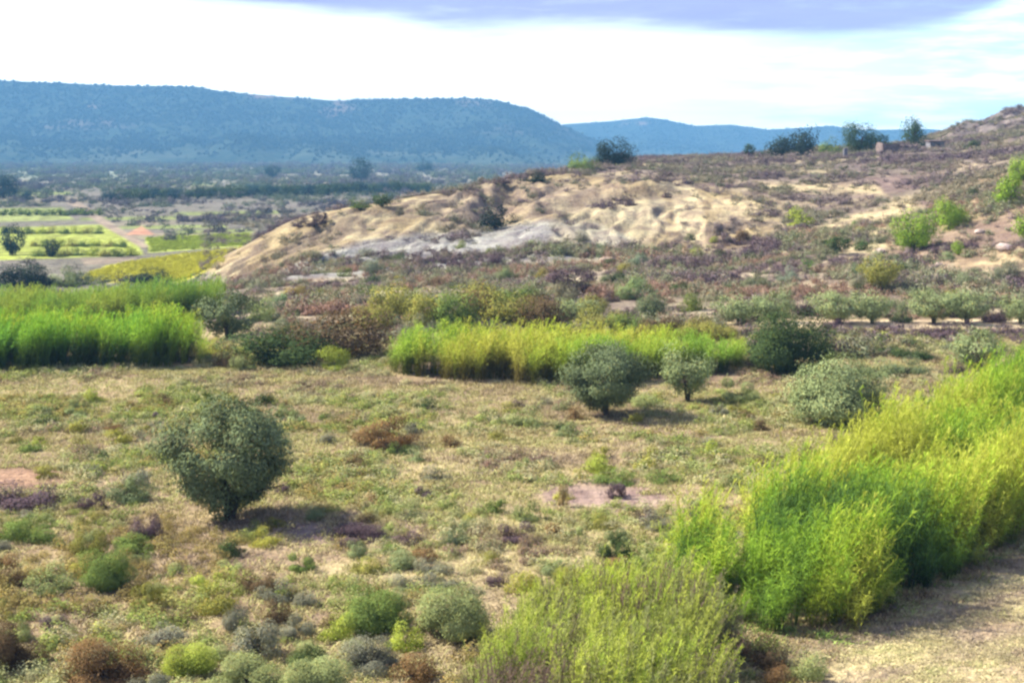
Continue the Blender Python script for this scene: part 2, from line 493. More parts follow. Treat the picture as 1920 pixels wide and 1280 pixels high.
paint(zmask([(1040, 400), (1200, 372), (1250, 372), (1240, 440), (1180, 470), (1020, 470)], 12, 1.5, (150, 260)) * .6, (0.28, 0.255, 0.175))
# pale slope right of the hill
for P_ in ([(1470, 450), (1560, 415), (1640, 392), (1700, 368), (1730, 385), (1700, 430), (1690, 470), (1600, 490), (1540, 470)],
           [(1430, 345), (1640, 342), (1660, 366), (1540, 360), (1440, 362)], [(1750, 300), (1830, 302), (1830, 318), (1750, 316)],
           [(1340, 375), (1420, 372), (1440, 395), (1360, 400)]):
    paint(zmask(P_, 6, 1.2, (130, 330)) * .95, (0.36, 0.305, 0.185))
right = zmask([(1640, 500), (1760, 380), (1860, 320), (2600, 250), (2600, 520)], 12, 1, (110, 300))
paint(right, (0.215, 0.165, 0.105)); paint(right * sstep(.5, .6, nA), (0.30, 0.24, 0.145)); paint(right * sstep(.55, .62, nB), (0.2, 0.15, 0.11))
plateau = sstep(225, 245, Y) * (1 - sstep(420, 480, Y)) * sstep(1040, 1120, PX)
paint(plateau * .9, (0.165, 0.135, 0.12)); paint(plateau * sstep(.58, .66, nB), (0.27, 0.23, 0.15))
rock_m = sstep(1750, 1830, PX) * sstep(330, 345, Y) * (1 - sstep(450, 520, Y))
paint(rock_m, (0.085, 0.075, 0.075)); paint(rock_m * sstep(.52, .6, nA), (0.15, 0.13, 0.125))
# valley floor with its fields and tracks
val = sstep(-1.5, -3.5, Z) * (Y > 118) if False else ((1 - sstep(-3.6, -2.4, Z)) * (Y > 118))
paint(val, (0.125, 0.12, 0.095))
paint(val * sstep(.5, .62, nC), (0.19, 0.17, 0.12)); paint(val * sstep(.56, .64, nB), (0.15, 0.14, 0.12))
paint(val * zmask([(150, 520), (200, 498), (330, 478), (470, 462), (480, 470), (400, 505), (340, 530), (170, 530)], 2, .3), (0.36, 0.36, 0.045))
paint(val * zmask([(270, 445), (470, 436), (480, 460), (280, 474)], 2, .3), (0.26, 0.32, 0.055))
paint(val * zmask([(-60, 430), (210, 420), (250, 445), (270, 478), (60, 486), (-60, 490)], 2, .3), (0.25, 0.30, 0.06))
paint(val * zmask([(-60, 402), (110, 392), (140, 412), (-60, 418)], 2, .3), (0.20, 0.24, 0.08))
for y0_, x0_, x1_ in ((392, -60, 118), (408, 150, 330), (424, 225, 420), (432, 330, 470), (398, 330, 520), (362, -60, 130), (345, 120, 400)):
    paint(val * zmask([(x0_, y0_), (x1_, y0_ - 3), (x1_ + 8, y0_ + 3), (x0_, y0_ + 6)], 2, .3) * .9, (0.19, 0.24, 0.07))
paint(val * zmask([(122, 378), (145, 376), (212, 420), (280, 462), (268, 466), (200, 428)], 2, .2), (0.24, 0.20, 0.15))
paint(val * zmask([(235, 440), (265, 424), (290, 440)], 2, .2), (0.36, 0.20, 0.13))
paint(val * zmask([(150, 485), (260, 482), (240, 492), (160, 497)], 2, .2), (0.20, 0.17, 0.13))
paint(val * zmask([(470, 346), (560, 325), (760, 318), (760, 330), (600, 345)], 2, .4), (0.34, 0.27, 0.20))
paint(val * zmask([(480, 310), (1100, 296), (1100, 312), (800, 322)], 3, .4) * .8, (0.24, 0.20, 0.16))
paint(val * sstep(700, 1100, Y), (0.20, 0.20, 0.16))
paint(val * zmask([(-60, 292), (440, 300), (440, 335), (-60, 335)], 4, .4) * .8, (0.20, 0.24, 0.17))
# track at the foot of the bank, bottom right
path = zmask([(1540, 1290), (1590, 1215), (1660, 1180), (1740, 1140), (1830, 1090), (1940, 1015), (2300, 830), (2600, 900), (2600, 1900), (1500, 1900)], 10, 1.0)
paint(path, (0.36, 0.305, 0.18)); paint(path * sstep(.5, .62, fbm((X + .6 * Y) / 4, (Y - .5 * X) / .6, 87, 3)), (0.30, 0.24, 0.155))
C *= (0.85 + 0.3 * fbm(X / 2.2, Y / 2.2, 88, 3))[..., None]

nr, nc = X.shape
idx = np.arange(nr * nc).reshape(nr, nc)
Fq = np.stack([idx[:-1, :-1], idx[:-1, 1:], idx[1:, 1:], idx[1:, :-1]], -1).reshape(-1, 4)
me = mesh_np('ground', np.stack([X, Y, Z], -1).reshape(-1, 3), Fq, [M_EARTH], True,
             {'col': ('FLOAT_COLOR', np.concatenate([C.reshape(-1, 3), np.ones((nr * nc, 1))], 1))})
link('ground', me, kind='structure')


# ------------------------------------------------------------------ mountains
def profile(pts, u):
    return np.interp(u, [p[0] for p in pts], [p[1] for p in pts])


def mat_mountain():
    m = bpy.data.materials.new('wooded_mountain')
    m.use_nodes = True
    t = NT(m.node_tree)
    out = t.n('ShaderNodeOutputMaterial')
    b = t.n('ShaderNodeBsdfDiffuse')
    g = t.n('ShaderNodeNewGeometry')
    n = t.n('ShaderNodeTexNoise'); n.inputs['Scale'].default_value = 0.006; n.inputs['Detail'].default_value = 9; n.inputs['Roughness'].default_value = .6
    t.l(g.outputs['Position'], n.inputs['Vector'])
    n2_ = t.n('ShaderNodeTexNoise'); n2_.inputs['Scale'].default_value = 0.06; n2_.inputs['Detail'].default_value = 6; t.l(g.outputs['Position'], n2_.inputs['Vector'])
    sp = t.n('ShaderNodeSeparateXYZ'); t.l(g.outputs['Position'], sp.inputs[0])
    c_ = t.mix(t.maprange(n2_.outputs[0], .35, .65), (0.02, 0.034, 0.026), (0.042, 0.055, 0.036))
    bare = t.math('MULTIPLY', t.maprange(n.outputs[0], .56, .66), t.maprange(sp.outputs[2], 40, 90, .08, .6))
    c_ = t.mix(bare, c_, (0.24, 0.16, 0.12))
    c_ = t.mix(t.math('MULTIPLY', t.maprange(n.outputs[0], .44, .56), t.maprange(sp.outputs[2], 2, 34, .25, 0)), c_, (0.13, 0.15, 0.10))
    t.l(c_, b.inputs['Color']); t.l(b.outputs[0], out.inputs['Surface'])
    return m


M_MTN = mat_mountain()


def mountain(name, prof, u0, u1, d0, d1, seed, rel):
    us = np.arange(u0, u1 + .1, 5.0); ts = np.concatenate([np.linspace(0, 1, 60), np.linspace(1.05, 1.9, 12)])
    U_, T_ = np.meshgrid(us, ts)
    zr = CAM_H - (profile(prof, U_) - HY) * d1 / F
    dd = d0 + (d1 - d0) * T_
    # keep every column's foot at the valley floor even where the ridge is low
    x = (U_ - CX) / F * (d1 * .5 + dd * .5)
    s = np.where(T_ <= 1, T_ ** 0.85 * (1 - .25 * np.sin(T_ * math.pi)), np.maximum(0, 1 - (T_ - 1) * 1.3))
    base = -10.0
    n = fbm(x / 160, dd / 260, seed, 5, .55)
    gul = 1 - np.abs(2 * fbm(x / 220 + dd / 900, dd / 900, seed + 9, 4) - 1)
    env = np.sin(np.clip(T_, 0, 1) * math.pi)
    z = base + (zr - base) * s + env * ((n - .5) * rel - (gul ** 2) * rel * .55) + 1.2 * (fbm(x / 25, dd / 25, seed + 3, 2) - .5) * np.clip(T_ * 3, 0, 1)
    x = (U_ - CX) / F * dd
    V = np.stack([x, dd, z], -1)
    r, c_ = x.shape
    ii = np.arange(r * c_).reshape(r, c_)
    Fm = np.stack([ii[:-1, :-1], ii[:-1, 1:], ii[1:, 1:], ii[1:, :-1]], -1).reshape(-1, 4)
    me_ = mesh_np(name, V.reshape(-1, 3), Fm, [M_MTN], True)
    link(name, me_, kind='structure')
    return V


PROF_A = [(-900, 175), (-300, 152), (0, 150), (60, 152), (200, 158), (370, 161), (410, 169), (500, 177), (620, 187), (700, 184), (800, 183), (880, 182), (935, 187),
          (1000, 205), (1045, 229), (1085, 246), (1130, 268), (1180, 288), (1240, 305), (1300, 312)]
PROF_B = [(700, 300), (860, 270), (980, 246), (1060, 231), (1150, 225), (1210, 218), (1240, 221), (1300, 234), (1370, 232), (1440, 241), (1500, 238), (1560, 234), (1610, 241),
          (1690, 241), (1740, 240), (1775, 243), (1800, 256), (1900, 262), (2200, 240), (2800, 235)]
PROF_A = [(a, b + 2) for a, b in PROF_A]
PROF_B = [(a, b + 2) for a, b in PROF_B]
MV_A = mountain('mountain', PROF_A, -900, 1300, 2050, 2900, 101, 46)
MV_B = mountain('far_mountain', PROF_B, 700, 2800, 3300, 4100, 202, 34)


# ------------------------------------------------------------------ foliage meshes
def leaf_cloud(P, N, size, aspect, rng, up=0.0):
    """one small pointed leaf card at each point, facing roughly N"""
    n = len(P)
    nn = N * 1.0 + rng.normal(size=(n, 3)) * .42; nn[:, 2] += .25; nn /= np.linalg.norm(nn, axis=1)[:, None] + 1e-9     # leaves lie in the outer skin of each lump
    d = rng.normal(size=(n, 3)); d[:, 2] = np.abs(d[:, 2]) + up
    d -= nn * (d * nn).sum(1)[:, None] * .8
    d /= np.linalg.norm(d, axis=1)[:, None] + 1e-9
    s = np.cross(d, nn); s /= np.linalg.norm(s, axis=1)[:, None] + 1e-9
    L = size * (0.6 + 0.8 * rng.random(n))[:, None]
    w = L * aspect
    a = P - d * L * .5; b = P + s * w * .5; c_ = P + d * L * .5; e = P - s * w * .5
    V = np.stack([a, b, c_, e], 1).reshape(-1, 3)
    return V, np.arange(4 * n).reshape(n, 4)


def crown_mesh(name, n, leaf, seed, mat, lumps=14, flat=0.0, taper=0.5, aspect=0.5, spread=0.30, up=0.25, hollow=0.5, dry=0.15):
    """crown in a unit box: x, y in -0.5..0.5, z in 0..1; lumpy, ragged, with gaps; taper narrows the foot"""
    r = np.random.default_rng(seed)
    # lump centres fill an egg
    cs = []
    while len(cs) < lumps:
        p = r.uniform(-1, 1, 3)
        if np.linalg.norm(p) > 1:
            continue
        p = p / (np.linalg.norm(p) + 1e-6) * (np.linalg.norm(p) ** .45) * (1 - spread) 
        cs.append(p)
    cs = np.array(cs)
    rad = r.uniform(.55, 1.15, lumps) * spread
    which = r.choice(lumps, n, p=rad ** 2 / (rad ** 2).sum())
    v = r.normal(size=(n, 3)); v /= np.linalg.norm(v, axis=1)[:, None]
    q = hollow + (1 - hollow) * r.random(n) ** .5
    q = np.where(r.random(n) < .11, q * 1.45, q)           # stray shoots
    P = cs[which] + v * (rad[which] * q)[:, None]
    zz = (P[:, 2] + 1) / 2
    k_ = 1 - taper * (1 - np.clip(zz / .62, 0, 1)) ** 1.4
    P[:, 0] *= k_; P[:, 1] *= k_
    P *= .5
    P[:, 2] = np.where(P[:, 2] < 0, P[:, 2] * (1 - flat), P[:, 2])
    lo = -.5 * (1 - flat)
    P[:, 2] = (P[:, 2] - lo) / (.5 - lo)
    for ax_ in (0, 1):
        lo_, hi_ = np.percentile(P[:, ax_], (1.2, 98.8)); P[:, ax_] = (P[:, ax_] - (lo_ + hi_) / 2) / (hi_ - lo_)
    lo_, hi_ = np.percentile(P[:, 2], (1.0, 99)); P[:, 2] = (P[:, 2] - lo_) / (hi_ - lo_)
    q_ = P - np.array([0, 0, .4]); q_ /= np.linalg.norm(q_, axis=1)[:, None] + 1e-9
    V, Fc = leaf_cloud(P, v * .5 + q_ * .8, leaf, aspect, r, up)
    lv = r.uniform(0, 1, lumps)[which] * .6 + r.random(n) * .4
    dr = (r.random(n) < dry) * r.random(n)
    return mesh_np(name, V, Fc, [mat], False, {'var': ('FLOAT', np.repeat(lv, 4)), 'dry': ('FLOAT', np.repeat(dr, 4))})


def tube(pts, rads, seg=6):
    V = []; Fc = []
    for i, (p, r_) in enumerate(zip(pts, rads)):
        p = np.array(p, float)
        q = np.array(pts[min(i + 1, len(pts) - 1)], float) - np.array(pts[max(i - 1, 0)], float)
        q /= np.linalg.norm(q) + 1e-9
        a = np.cross(q, [0.3, 1, 0.1]); a /= np.linalg.norm(a); b = np.cross(q, a)
        for k_ in range(seg):
            th = 2 * math.pi * k_ / seg
            V.append(p + (a * math.cos(th) + b * math.sin(th)) * r_)
    for i in range(len(pts) - 1):
        for k_ in range(seg):
            Fc.append((i * seg + k_, i * seg + (k_ + 1) % seg, (i + 1) * seg + (k_ + 1) % seg, (i + 1) * seg + k_))
    return np.array(V), np.array(Fc)


def join(parts):
    V = []; Fc = []; o = 0
    for v, f in parts:
        V.append(v); Fc.append(f + o); o += len(v)
    return np.concatenate(V), np.concatenate(Fc)


def trunk_mesh(name, seed, stems=3, lean=0.25, h=1.0, r0=0.05, limbs=7):
    """stems and limbs inside a unit crown box; the foot is at z = 0"""
    r = np.random.default_rng(seed); parts = []
    for s in range(stems):
        th = r.uniform(0, 6.28); l = r.uniform(.3, 1) * lean
        tip = np.array([math.cos(th) * l, math.sin(th) * l, h * r.uniform(.5, .7)])
        foot = np.array([math.cos(th) * .03, math.sin(th) * .03, -.03])
        mid = (foot + tip) / 2 + r.normal(size=3) * .03
        parts.append(tube([foot, foot * .5 + mid * .5 + r.normal(size=3) * .01, mid, tip], [r0, r0 * .8, r0 * .6, r0 * .2]))
        for k_ in range(limbs):
            f = r.uniform(.3, .9); st = foot + (tip - foot) * f
            e = st + np.array([r.normal() * .2, r.normal() * .2, r.uniform(.1, .3)])
            parts.append(tube([st, (st + e) / 2 + r.normal(size=3) * .02, e], [r0 * .4, r0 * .25, r0 * .08], 4))
    V, Fc = join(parts)
    return mesh_np(name, V, Fc, [M_BARK], True)


NV = 4
CROWN = {}
for kind, kw in {'tree': dict(taper=.68, lumps=52, spread=.28, hollow=.1), 'round': dict(taper=.15, lumps=24, spread=.36, flat=.3),
                 'bush': dict(taper=.1, lumps=12, spread=.38, flat=.75, up=.5), 'broom': dict(taper=.35, lumps=10, spread=.34, flat=.5, up=1.3, aspect=.16)}.items():
    for lev, (n, lf) in {'hi': (34000, .028), 'mid': (6500, .045), 'lo': (1900, .075), 'tiny': (420, .16)}.items():
        if kind == 'broom':
            lf *= 1.9
        CROWN[kind, lev] = [crown_mesh(f'{kind}_{lev}', n, lf, 1000 + 10 * v + len(lev), M_LEAF, **kw) for v in range(2 if lev == 'hi' else NV)]
TRUNK = [trunk_mesh('trunk', 50 + i, 3 + i % 2) for i in range(3)]



# ------------------------------------------------------------------ plants that stand alone
G = {  # foliage colours
    'olive': (0.22, 0.27, 0.12), 'olive_dark': (0.135, 0.172, 0.085), 'dark': (0.055, 0.085, 0.030), 'darker': (0.028, 0.042, 0.030),
    'green': (0.14, 0.20, 0.05), 'pale': (0.24, 0.28, 0.11), 'lime': (0.30, 0.36, 0.06), 'pine': (0.20, 0.31, 0.035),
    'yellow': (0.30, 0.30, 0.06), 'tamarisk': (0.25, 0.25, 0.06), 'brown': (0.12, 0.085, 0.045), 'rust': (0.19, 0.12, 0.055),
    'purple': (0.105, 0.075, 0.085), 'grey': (0.20, 0.205, 0.14), 'blue': (0.035, 0.065, 0.06), 'tan': (0.33, 0.26, 0.12),
}
LAND = []       # landmarks for describing the small shrubs
PLACED = []     # (x, y, radius)


def plant(name, cat, label, px, py, w, h, col, kind='round', trunk=True, group=None, foot=0.0, level=None, mark=None, rot=None, depth=1.0, dmax=5000.0, whole=False):
    """w, h in photo pixels; foot = bare share of the height under the crown"""
    x, y, z = ground(px, py, dmax=dmax)
    s = y / F
    W_, H_ = w * s, h * s
    lev = level or ('hi' if w > 125 else 'mid' if w > 58 else 'lo' if w > 24 else 'tiny')
    V_ = CROWN[kind, lev]
    me_ = V_[random.randrange(len(V_))]
    rz = random.uniform(0, 6.28) if rot is None else rot
    if whole:
        r = link(name, me_, label=label, category=cat)
        r.location = (x, y, z - .03); r.scale = (W_, W_ * depth, H_); r.rotation_euler[2] = rz
        r.color = tuple(G[col]) + (1,)
        if group: r['group'] = group
    else:
        r = link(name, None, label=label, category=cat)
        r.location = (x, y, z); r.rotation_euler[2] = rz
        if group: r['group'] = group
        c_ = link('crown' if trunk else 'foliage', me_, r, (0, 0, H_ * foot - .03))
        c_.scale = (W_, W_ * depth, H_ * (1 - foot))
        c_.color = tuple(G[col]) + (1,)
        tk = link('trunk' if trunk else 'stem', TRUNK[random.randrange(3)], r, (0, 0, 0))
        k_ = 1.0 if trunk else .5
        tk.scale = (W_ * .7 * k_ + .04, W_ * .7 * k_ + .04, H_ * (.92 if trunk else .6))
    PLACED.append((x, y, W_ * .5))
    if mark:
        LAND.append((mark, x, y))
    return r


OL = 'olive tree'
plant('olive_tree', OL, 'large round grey-green olive tree standing alone on the dry plain', 428, 975, 216, 218, 'olive_dark', 'tree', foot=.10, mark='the lone round olive tree')
plant('olive_tree', OL, 'dark-hearted olive tree with visible trunk before the middle reed stand', 1138, 781, 142, 134, 'olive_dark', 'tree', foot=.14, mark='the dark olive tree')
plant('olive_tree', OL, 'small silvery olive tree right of the dark one, by the reed stand end', 1290, 754, 92, 102, 'olive', 'tree', foot=.15, mark='the small silvery olive tree')
plant('olive_tree', OL, 'broad spreading grey-green olive bush touching the big right reed bed', 1575, 795, 168, 120, 'olive', 'round', foot=.0, mark='the broad spreading olive bush')
plant('olive_tree', OL, 'grey-green olive tree behind the top of the big right reed bed', 1835, 694, 98, 76, 'olive', 'tree', foot=.05)
plant('olive_tree', OL, 'bluish grey rounded olive tree between the two left reed stands and the dirt path', 428, 634, 112, 88, 'olive_dark', 'tree', foot=.05)
plant('oak_tree', 'tree', 'big dark green round evergreen at the right end of the middle reeds', 1480, 700, 150, 112, 'dark', 'round', mark='the big dark evergreen')
GO = 'olive trees in the row along the pale dirt strip'
for (px, w, h, lb) in ((1388, 80, 46, 'first pale olive tree from the left in the row along the pale dirt strip'),
                       (1450, 66, 56, 'second olive tree from the left in the row, taller and close behind the first'),
                       (1572, 84, 54, 'third olive tree from the left in the row, with a dark forked trunk'),
                       (1634, 74, 54, 'fourth olive tree from the left in the row, touching the third'),
                       (1752, 78, 56, 'fifth olive tree from the left in the row, beyond the wide gap'),
                       (1812, 74, 56, 'sixth olive tree from the left in the row, touching the fifth'),
                       (1912, 64, 48, 'last olive tree of the row, cut by the right edge of the picture')):
    plant('olive_tree', OL, lb, px, 607, w * 1.12, h * 1.12, 'olive', 'tree', foot=.12, group=GO)
plant('olive_tree', OL, 'round bluish green olive bush left of the olive row, above the middle reeds', 1225, 598, 64, 48, 'olive_dark', 'round')
plant('shrub', 'shrub', 'dark purple bare shrub between the second and third olive trees of the row', 1505, 590, 46, 36, 'purple', 'bush', trunk=False)
plant('shrub', 'shrub', 'brownish purple bare shrub left of the last olive tree of the row', 1868, 604, 60, 44, 'purple', 'bush', trunk=False)
plant('shrub', 'shrub', 'grey shrub squeezed between the fourth and fifth olive trees of the row', 1692, 604, 44, 44, 'olive_dark', 'bush', trunk=False)
plant('almond_tree', 'tree', 'grey-brown open tree on a thin trunk above the olive row', 1652, 549, 72, 66, 'tamarisk', 'tree', foot=.2)
plant('almond_tree', 'tree', 'dull grey bare-looking tree at the foot of the clay hill below the pale walls', 1070, 560, 90, 60, 'purple', 'tree', foot=.15)

# pines on the right hillside
GP = 'bright green pines on the right hillside'
plant('pine_tree', 'pine tree', 'largest bright green pine low on the right hillside', 1712, 470, 76, 74, 'pine', 'round', foot=.02, group=GP)
plant('pine_tree', 'pine tree', 'bright green pine just above the largest one on the hillside', 1781, 430, 62, 58, 'pine', 'round', foot=.02, group=GP)
plant('pine_tree', 'pine tree', 'bright green pine high on the hillside, the lower of a touching pair', 1893, 384, 56, 52, 'pine', 'round', foot=.02, group=GP)
plant('pine_tree', 'pine tree', 'upper bright green pine of the touching pair at the picture edge', 1921, 345, 60, 52, 'pine', 'round', foot=.02, group=GP)
plant('pine_tree', 'pine tree', 'yellow-green pine cut by the right edge halfway down the hillside', 1925, 450, 44, 50, 'pine', 'round', foot=.02, group=GP)
plant('pine_bush', 'shrub', 'pale lime bush alone on the pale slope left of the hillside pines', 1503, 424, 54, 36, 'lime', 'bush', trunk=False)
plant('carob_tree', 'tree', 'small dark teal tree on the pale slope below the lime bush', 1571, 476, 56, 34, 'dark', 'tree', foot=.15)
plant('pine_bush', 'shrub', 'tiny bright green bush below and right of the largest hillside pine', 1802, 478, 34, 26, 'pine', 'bush', trunk=False)

# trees on the skyline
SK = 'trees on the right skyline'
SKY_T = [('dark blue-green skyline tree, left of the overlapping dark pair', 1466, 290, 54, 36, 'darker', 'round'),
         ('tall dark skyline tree, right of the overlapping dark pair', 1506, 290, 54, 50, 'darker', 'round'),
         ('pale green low bush on the skyline right of the dark pair', 1557, 284, 48, 26, 'green', 'bush'),
         ('widest dark green skyline tree left of the pink ruin', 1610, 284, 60, 54, 'dark', 'round'),
         ('small mid-green skyline tree between the widest tree and the ruin', 1654, 280, 46, 32, 'dark', 'bush'),
         ('round-headed skyline tree rising behind the pink ruin', 1712, 270, 42, 50, 'dark', 'round'),
         ('faint small skyline tree far left of the dark pair', 1405, 292, 20, 22, 'dark', 'tree'),
         ('big dark blue-green tree where the clay hill meets the far mountain', 1154, 310, 74, 50, 'darker', 'round'),
         ('bright green bush beside the big dark tree on the clay hill top', 1090, 318, 62, 30, 'green', 'bush'),
         ('low dark bush right of the round-headed skyline tree', 1735, 272, 30, 14, 'darker', 'bush'),
         ('dark bush on the skyline at the foot of the rocky ridge', 1822, 276, 34, 14, 'dark', 'bush'),
         ('small grey bush on the skyline left of the first dark tree', 1433, 292, 30, 14, 'dark', 'bush')]
for lb, px, py, w, h, c_, kd in SKY_T:
    # set back on the rise so that its foot sits at the skyline
    x_, y_, z_ = ground(px, py + 3, dmin=200, dmax=420)
    plant('skyline_tree' if kd != 'bush' else 'skyline_bush', 'tree' if kd != 'bush' else 'shrub', lb, px, py + 3, w, h + 3, c_, kd, trunk=kd != 'bush', group=SK, foot=.03, dmax=400)

# clay hill bushes
for lb, px, py, w, h, c_ in (
        ('dark blue-green thicket in the gully between the two clay ridges', 928, 428, 56, 44, 'darker'),
        ('small dark bush right of the gully thicket on the clay hill', 966, 418, 28, 18, 'darker'),
        ('single dark purple bush on the bare upper clay slope', 1181, 386, 28, 16, 'purple'),
        ('tiny dark bush on the bare clay slope right of the purple one', 1250, 370, 20, 12, 'purple'),
        ('purple bush at the left end of the clay hill crest', 560, 428, 34, 20, 'purple'),
        ('dark purple bush on the clay crest right of the leftmost crest bush', 588, 424, 26, 26, 'purple'),
        ('round purple bush third along the clay hill crest', 606, 420, 20, 22, 'purple'),
        ('dark low thicket on the hill shoulder under the skyline', 1000, 343, 50, 20, 'darker'),
        ('second dark thicket on the hill shoulder, left of the first', 945, 347, 44, 14, 'purple')):
    plant('hill_bush', 'shrub', lb, px, py, w, h, c_, 'bush', trunk=False, group='dark bushes on the clay hill')

# left valley
for lb, px, py, w, h, c_, kd in (
        ('wide dark blue grove tree behind the far left reed stand', 48, 545, 112, 54, 'darker', 'round'),
        ('dark low round tree beside the yellow field, behind the far reeds', 276, 530, 88, 26, 'darker', 'bush'),
        ('bluish green valley tree left of the vineyard rows', 24, 478, 44, 56, 'blue', 'tree'),
        ('narrow dark tree among the vineyard rows', 98, 482, 28, 34, 'darker', 'tree'),
        ('pale bluish bush between the grove tree and the yellow field', 118, 536, 60, 34, 'olive', 'bush'),
        ('leafy low bush left of the dark low round tree', 150, 534, 50, 26, 'olive_dark', 'bush'),
        ('tall pointed tree in the far valley under the mountain', 676, 342, 42, 46, 'blue', 'tree'),
        ('small dark far valley tree left of the pointed tree', 511, 335, 30, 26, 'blue', 'tree'),
        ('small leaning far valley tree right of the pointed tree', 798, 325, 34, 24, 'blue', 'round'),
        ('dark tree mass at the left edge below the mountain', 8, 372, 56, 44, 'blue', 'round'),
        ('small round dark tree right of the left edge mass', 50, 378, 26, 20, 'blue', 'round'),
        ('dark flat bush beside the valley track', 148, 398, 36, 10, 'blue', 'bush'),
        ('deep green tree clump in front of the orchard row right end', 716, 388, 44, 26, 'dark', 'round'),
        ('second green tree clump left of the deep green one', 672, 392, 44, 20, 'green', 'bush')):
    plant('valley_tree' if kd != 'bush' else 'valley_bush', 'tree' if kd != 'bush' else 'shrub', lb, px, py, w, h, c_, kd, trunk=kd != 'bush', foot=.02, group='trees and bushes of the left valley')
ORD = ['first', 'second', 'third', 'fourth', 'fifth', 'sixth', 'seventh', 'eighth', 'ninth', 'tenth', 'eleventh', 'twelfth', 'thirteenth', 'fourteenth', 'fifteenth', 'sixteenth', 'seventeenth',
       'eighteenth', 'nineteenth', 'twentieth', 'twenty-first', 'twenty-second', 'twenty-third', 'twenty-fourth', 'twenty-fifth', 'twenty-sixth', 'twenty-seventh', 'twenty-eighth', 'twenty-ninth', 'thirtieth']
for i in range(30):
    px = 205 + i * 20.6 + random.uniform(-3, 3)
    plant('orchard_tree', 'orchard tree', f'{ORD[i]} dark tree from the left in the long orchard row across the far valley', px, 377 - 0.026 * (px - 205) + random.uniform(-1.5, 1.5), random.uniform(30, 40), random.uniform(19, 25),
          random.choice(('dark', 'dark', 'blue')), 'round', foot=.06, group='orchard trees in the long row across the far valley')
for i in range(15):
    px = 470 + i * 23 + random.uniform(-4, 4)
    plant('orchard_tree', 'orchard tree', f'{ORD[i]} tree from the left in the short upper orchard row beyond the long one', px, 360 + random.uniform(-1, 1), random.uniform(28, 36), random.uniform(12, 16),
          random.choice(('dark', 'blue')), 'round', foot=.06, group='orchard trees in the upper row across the far valley')
for i in range(13):
    px = 8 + i * 15 + random.uniform(-2, 2)
    plant('orchard_tree', 'orchard tree', f'{ORD[i]} tree from the left in the orchard row left of the valley track', px, 404 + random.uniform(-1, 1), random.uniform(17, 22), random.uniform(10, 13),
          'green', 'round', foot=.06, group='orchard trees left of the valley track')
for row, (x0, x1, py, w) in enumerate(((0, 206, 438, 21), (56, 238, 462, 22), (60, 262, 480, 25))):
    k_ = 0
    px = x0 + w / 2
    while px < x1:
        lb = f"{ORD[k_]} vine bush from the left in the {('farthest', 'middle', 'nearest')[row]} vineyard row of the left valley"
        plant('vine', 'vine', lb, px, py, w * 1.15, w * .66, ('lime', 'tamarisk', 'green')[(k_ + row) % 3], 'bush', trunk=False, group='vines of the left valley')
        px += w * random.uniform(.95, 1.15); k_ += 1

# middle ground thickets and shrubs
MID = [
    ('dark green thicket with olive-brown top right of the bluish olive tree', 520, 684, 185, 64, 'dark', 'round'),
    ('dark brown thicket with rusty top behind the green thicket', 640, 668, 180, 84, 'brown', 'round'),
    ('small dark clump left of the dark green thicket', 432, 688, 62, 44, 'brown', 'bush'),
    ('bright yellow-green tuft in front of the brown thicket', 625, 694, 58, 44, 'lime', 'broom'),
    ('low pale green bush left of the yellow-green tuft', 455, 692, 50, 26, 'pale', 'bush'),
    ('tan dry bush between the thicket and the left reeds', 400, 664, 60, 30, 'yellow', 'bush'),
    ('long grey-green low shrub left of the tree behind the right reeds', 1700, 700, 96, 30, 'olive_dark', 'bush'),
    ('grey-green low shrub right of the big dark evergreen', 1640, 706, 90, 34, 'olive', 'bush'),
    ('dark green flat shrub above the long grey-green one', 1712, 670, 80, 28, 'dark', 'bush'),
    ('dark flat shrub left of the other dark flat shrub', 1660, 662, 56, 24, 'dark', 'bush'),
    ('purple low shrub in front of the tree behind the right reeds', 1790, 704, 52, 24, 'purple', 'bush'),
    ('dark purple shrub under the fifth olive tree', 1760, 634, 60, 22, 'purple', 'bush'),
    ('small light green bush on the plain right of the silvery olive', 1388, 752, 72, 42, 'pale', 'broom'),
    ('pale grey bush between the dark olive and the silvery olive', 1215, 762, 60, 22, 'pale', 'bush'),
    ('reddish brown bush with dark heart in the middle of the plain', 716, 838, 108, 54, 'rust', 'broom'),
    ('low green bush at the foot of the reddish bush', 745, 850, 52, 22, 'green', 'bush'),
    ('small rusty shrub left of the top of the lone olive tree', 210, 806, 46, 20, 'rust', 'bush'),
    ('bright green bush near the far left of the plain', 178, 755, 40, 26, 'lime', 'bush'),
    ('green low bush on the plain below the dark olive tree', 985, 798, 70, 36, 'pale', 'bush'),
    ('small dark shrub with reddish side near the dark olive tree', 1078, 786, 34, 24, 'rust', 'bush'),
    ('small round dark bush below the dark olive tree', 1055, 806, 30, 20, 'dark', 'bush'),
    ('yellowish small bush right of the dark olive trunk', 1188, 792, 40, 20, 'yellow', 'bush'),
    ('green bush at the edge of the purple soil patch', 1130, 885, 64, 34, 'lime', 'bush'),
    ('bright green low bush right of the one by the purple soil', 1150, 906, 84, 26, 'green', 'bush'),
    ('green low bush left of the tip of the big right reed bed', 1245, 902, 70, 24, 'green', 'bush'),
    ('pale straw stalk clump rising before the purple soil patch', 1056, 950, 20, 42, 'tan', 'broom'),
    ('dark purple heath shrub at the left edge behind the green scrub', 40, 948, 130, 40, 'purple', 'bush'),
    ('dark heath shrub left of the lone olive tree', 240, 938, 90, 46, 'olive_dark', 'bush'),
    ('small pale green shrub close left of the lone olive tree', 246, 926, 28, 34, 'pale', 'broom'),
]
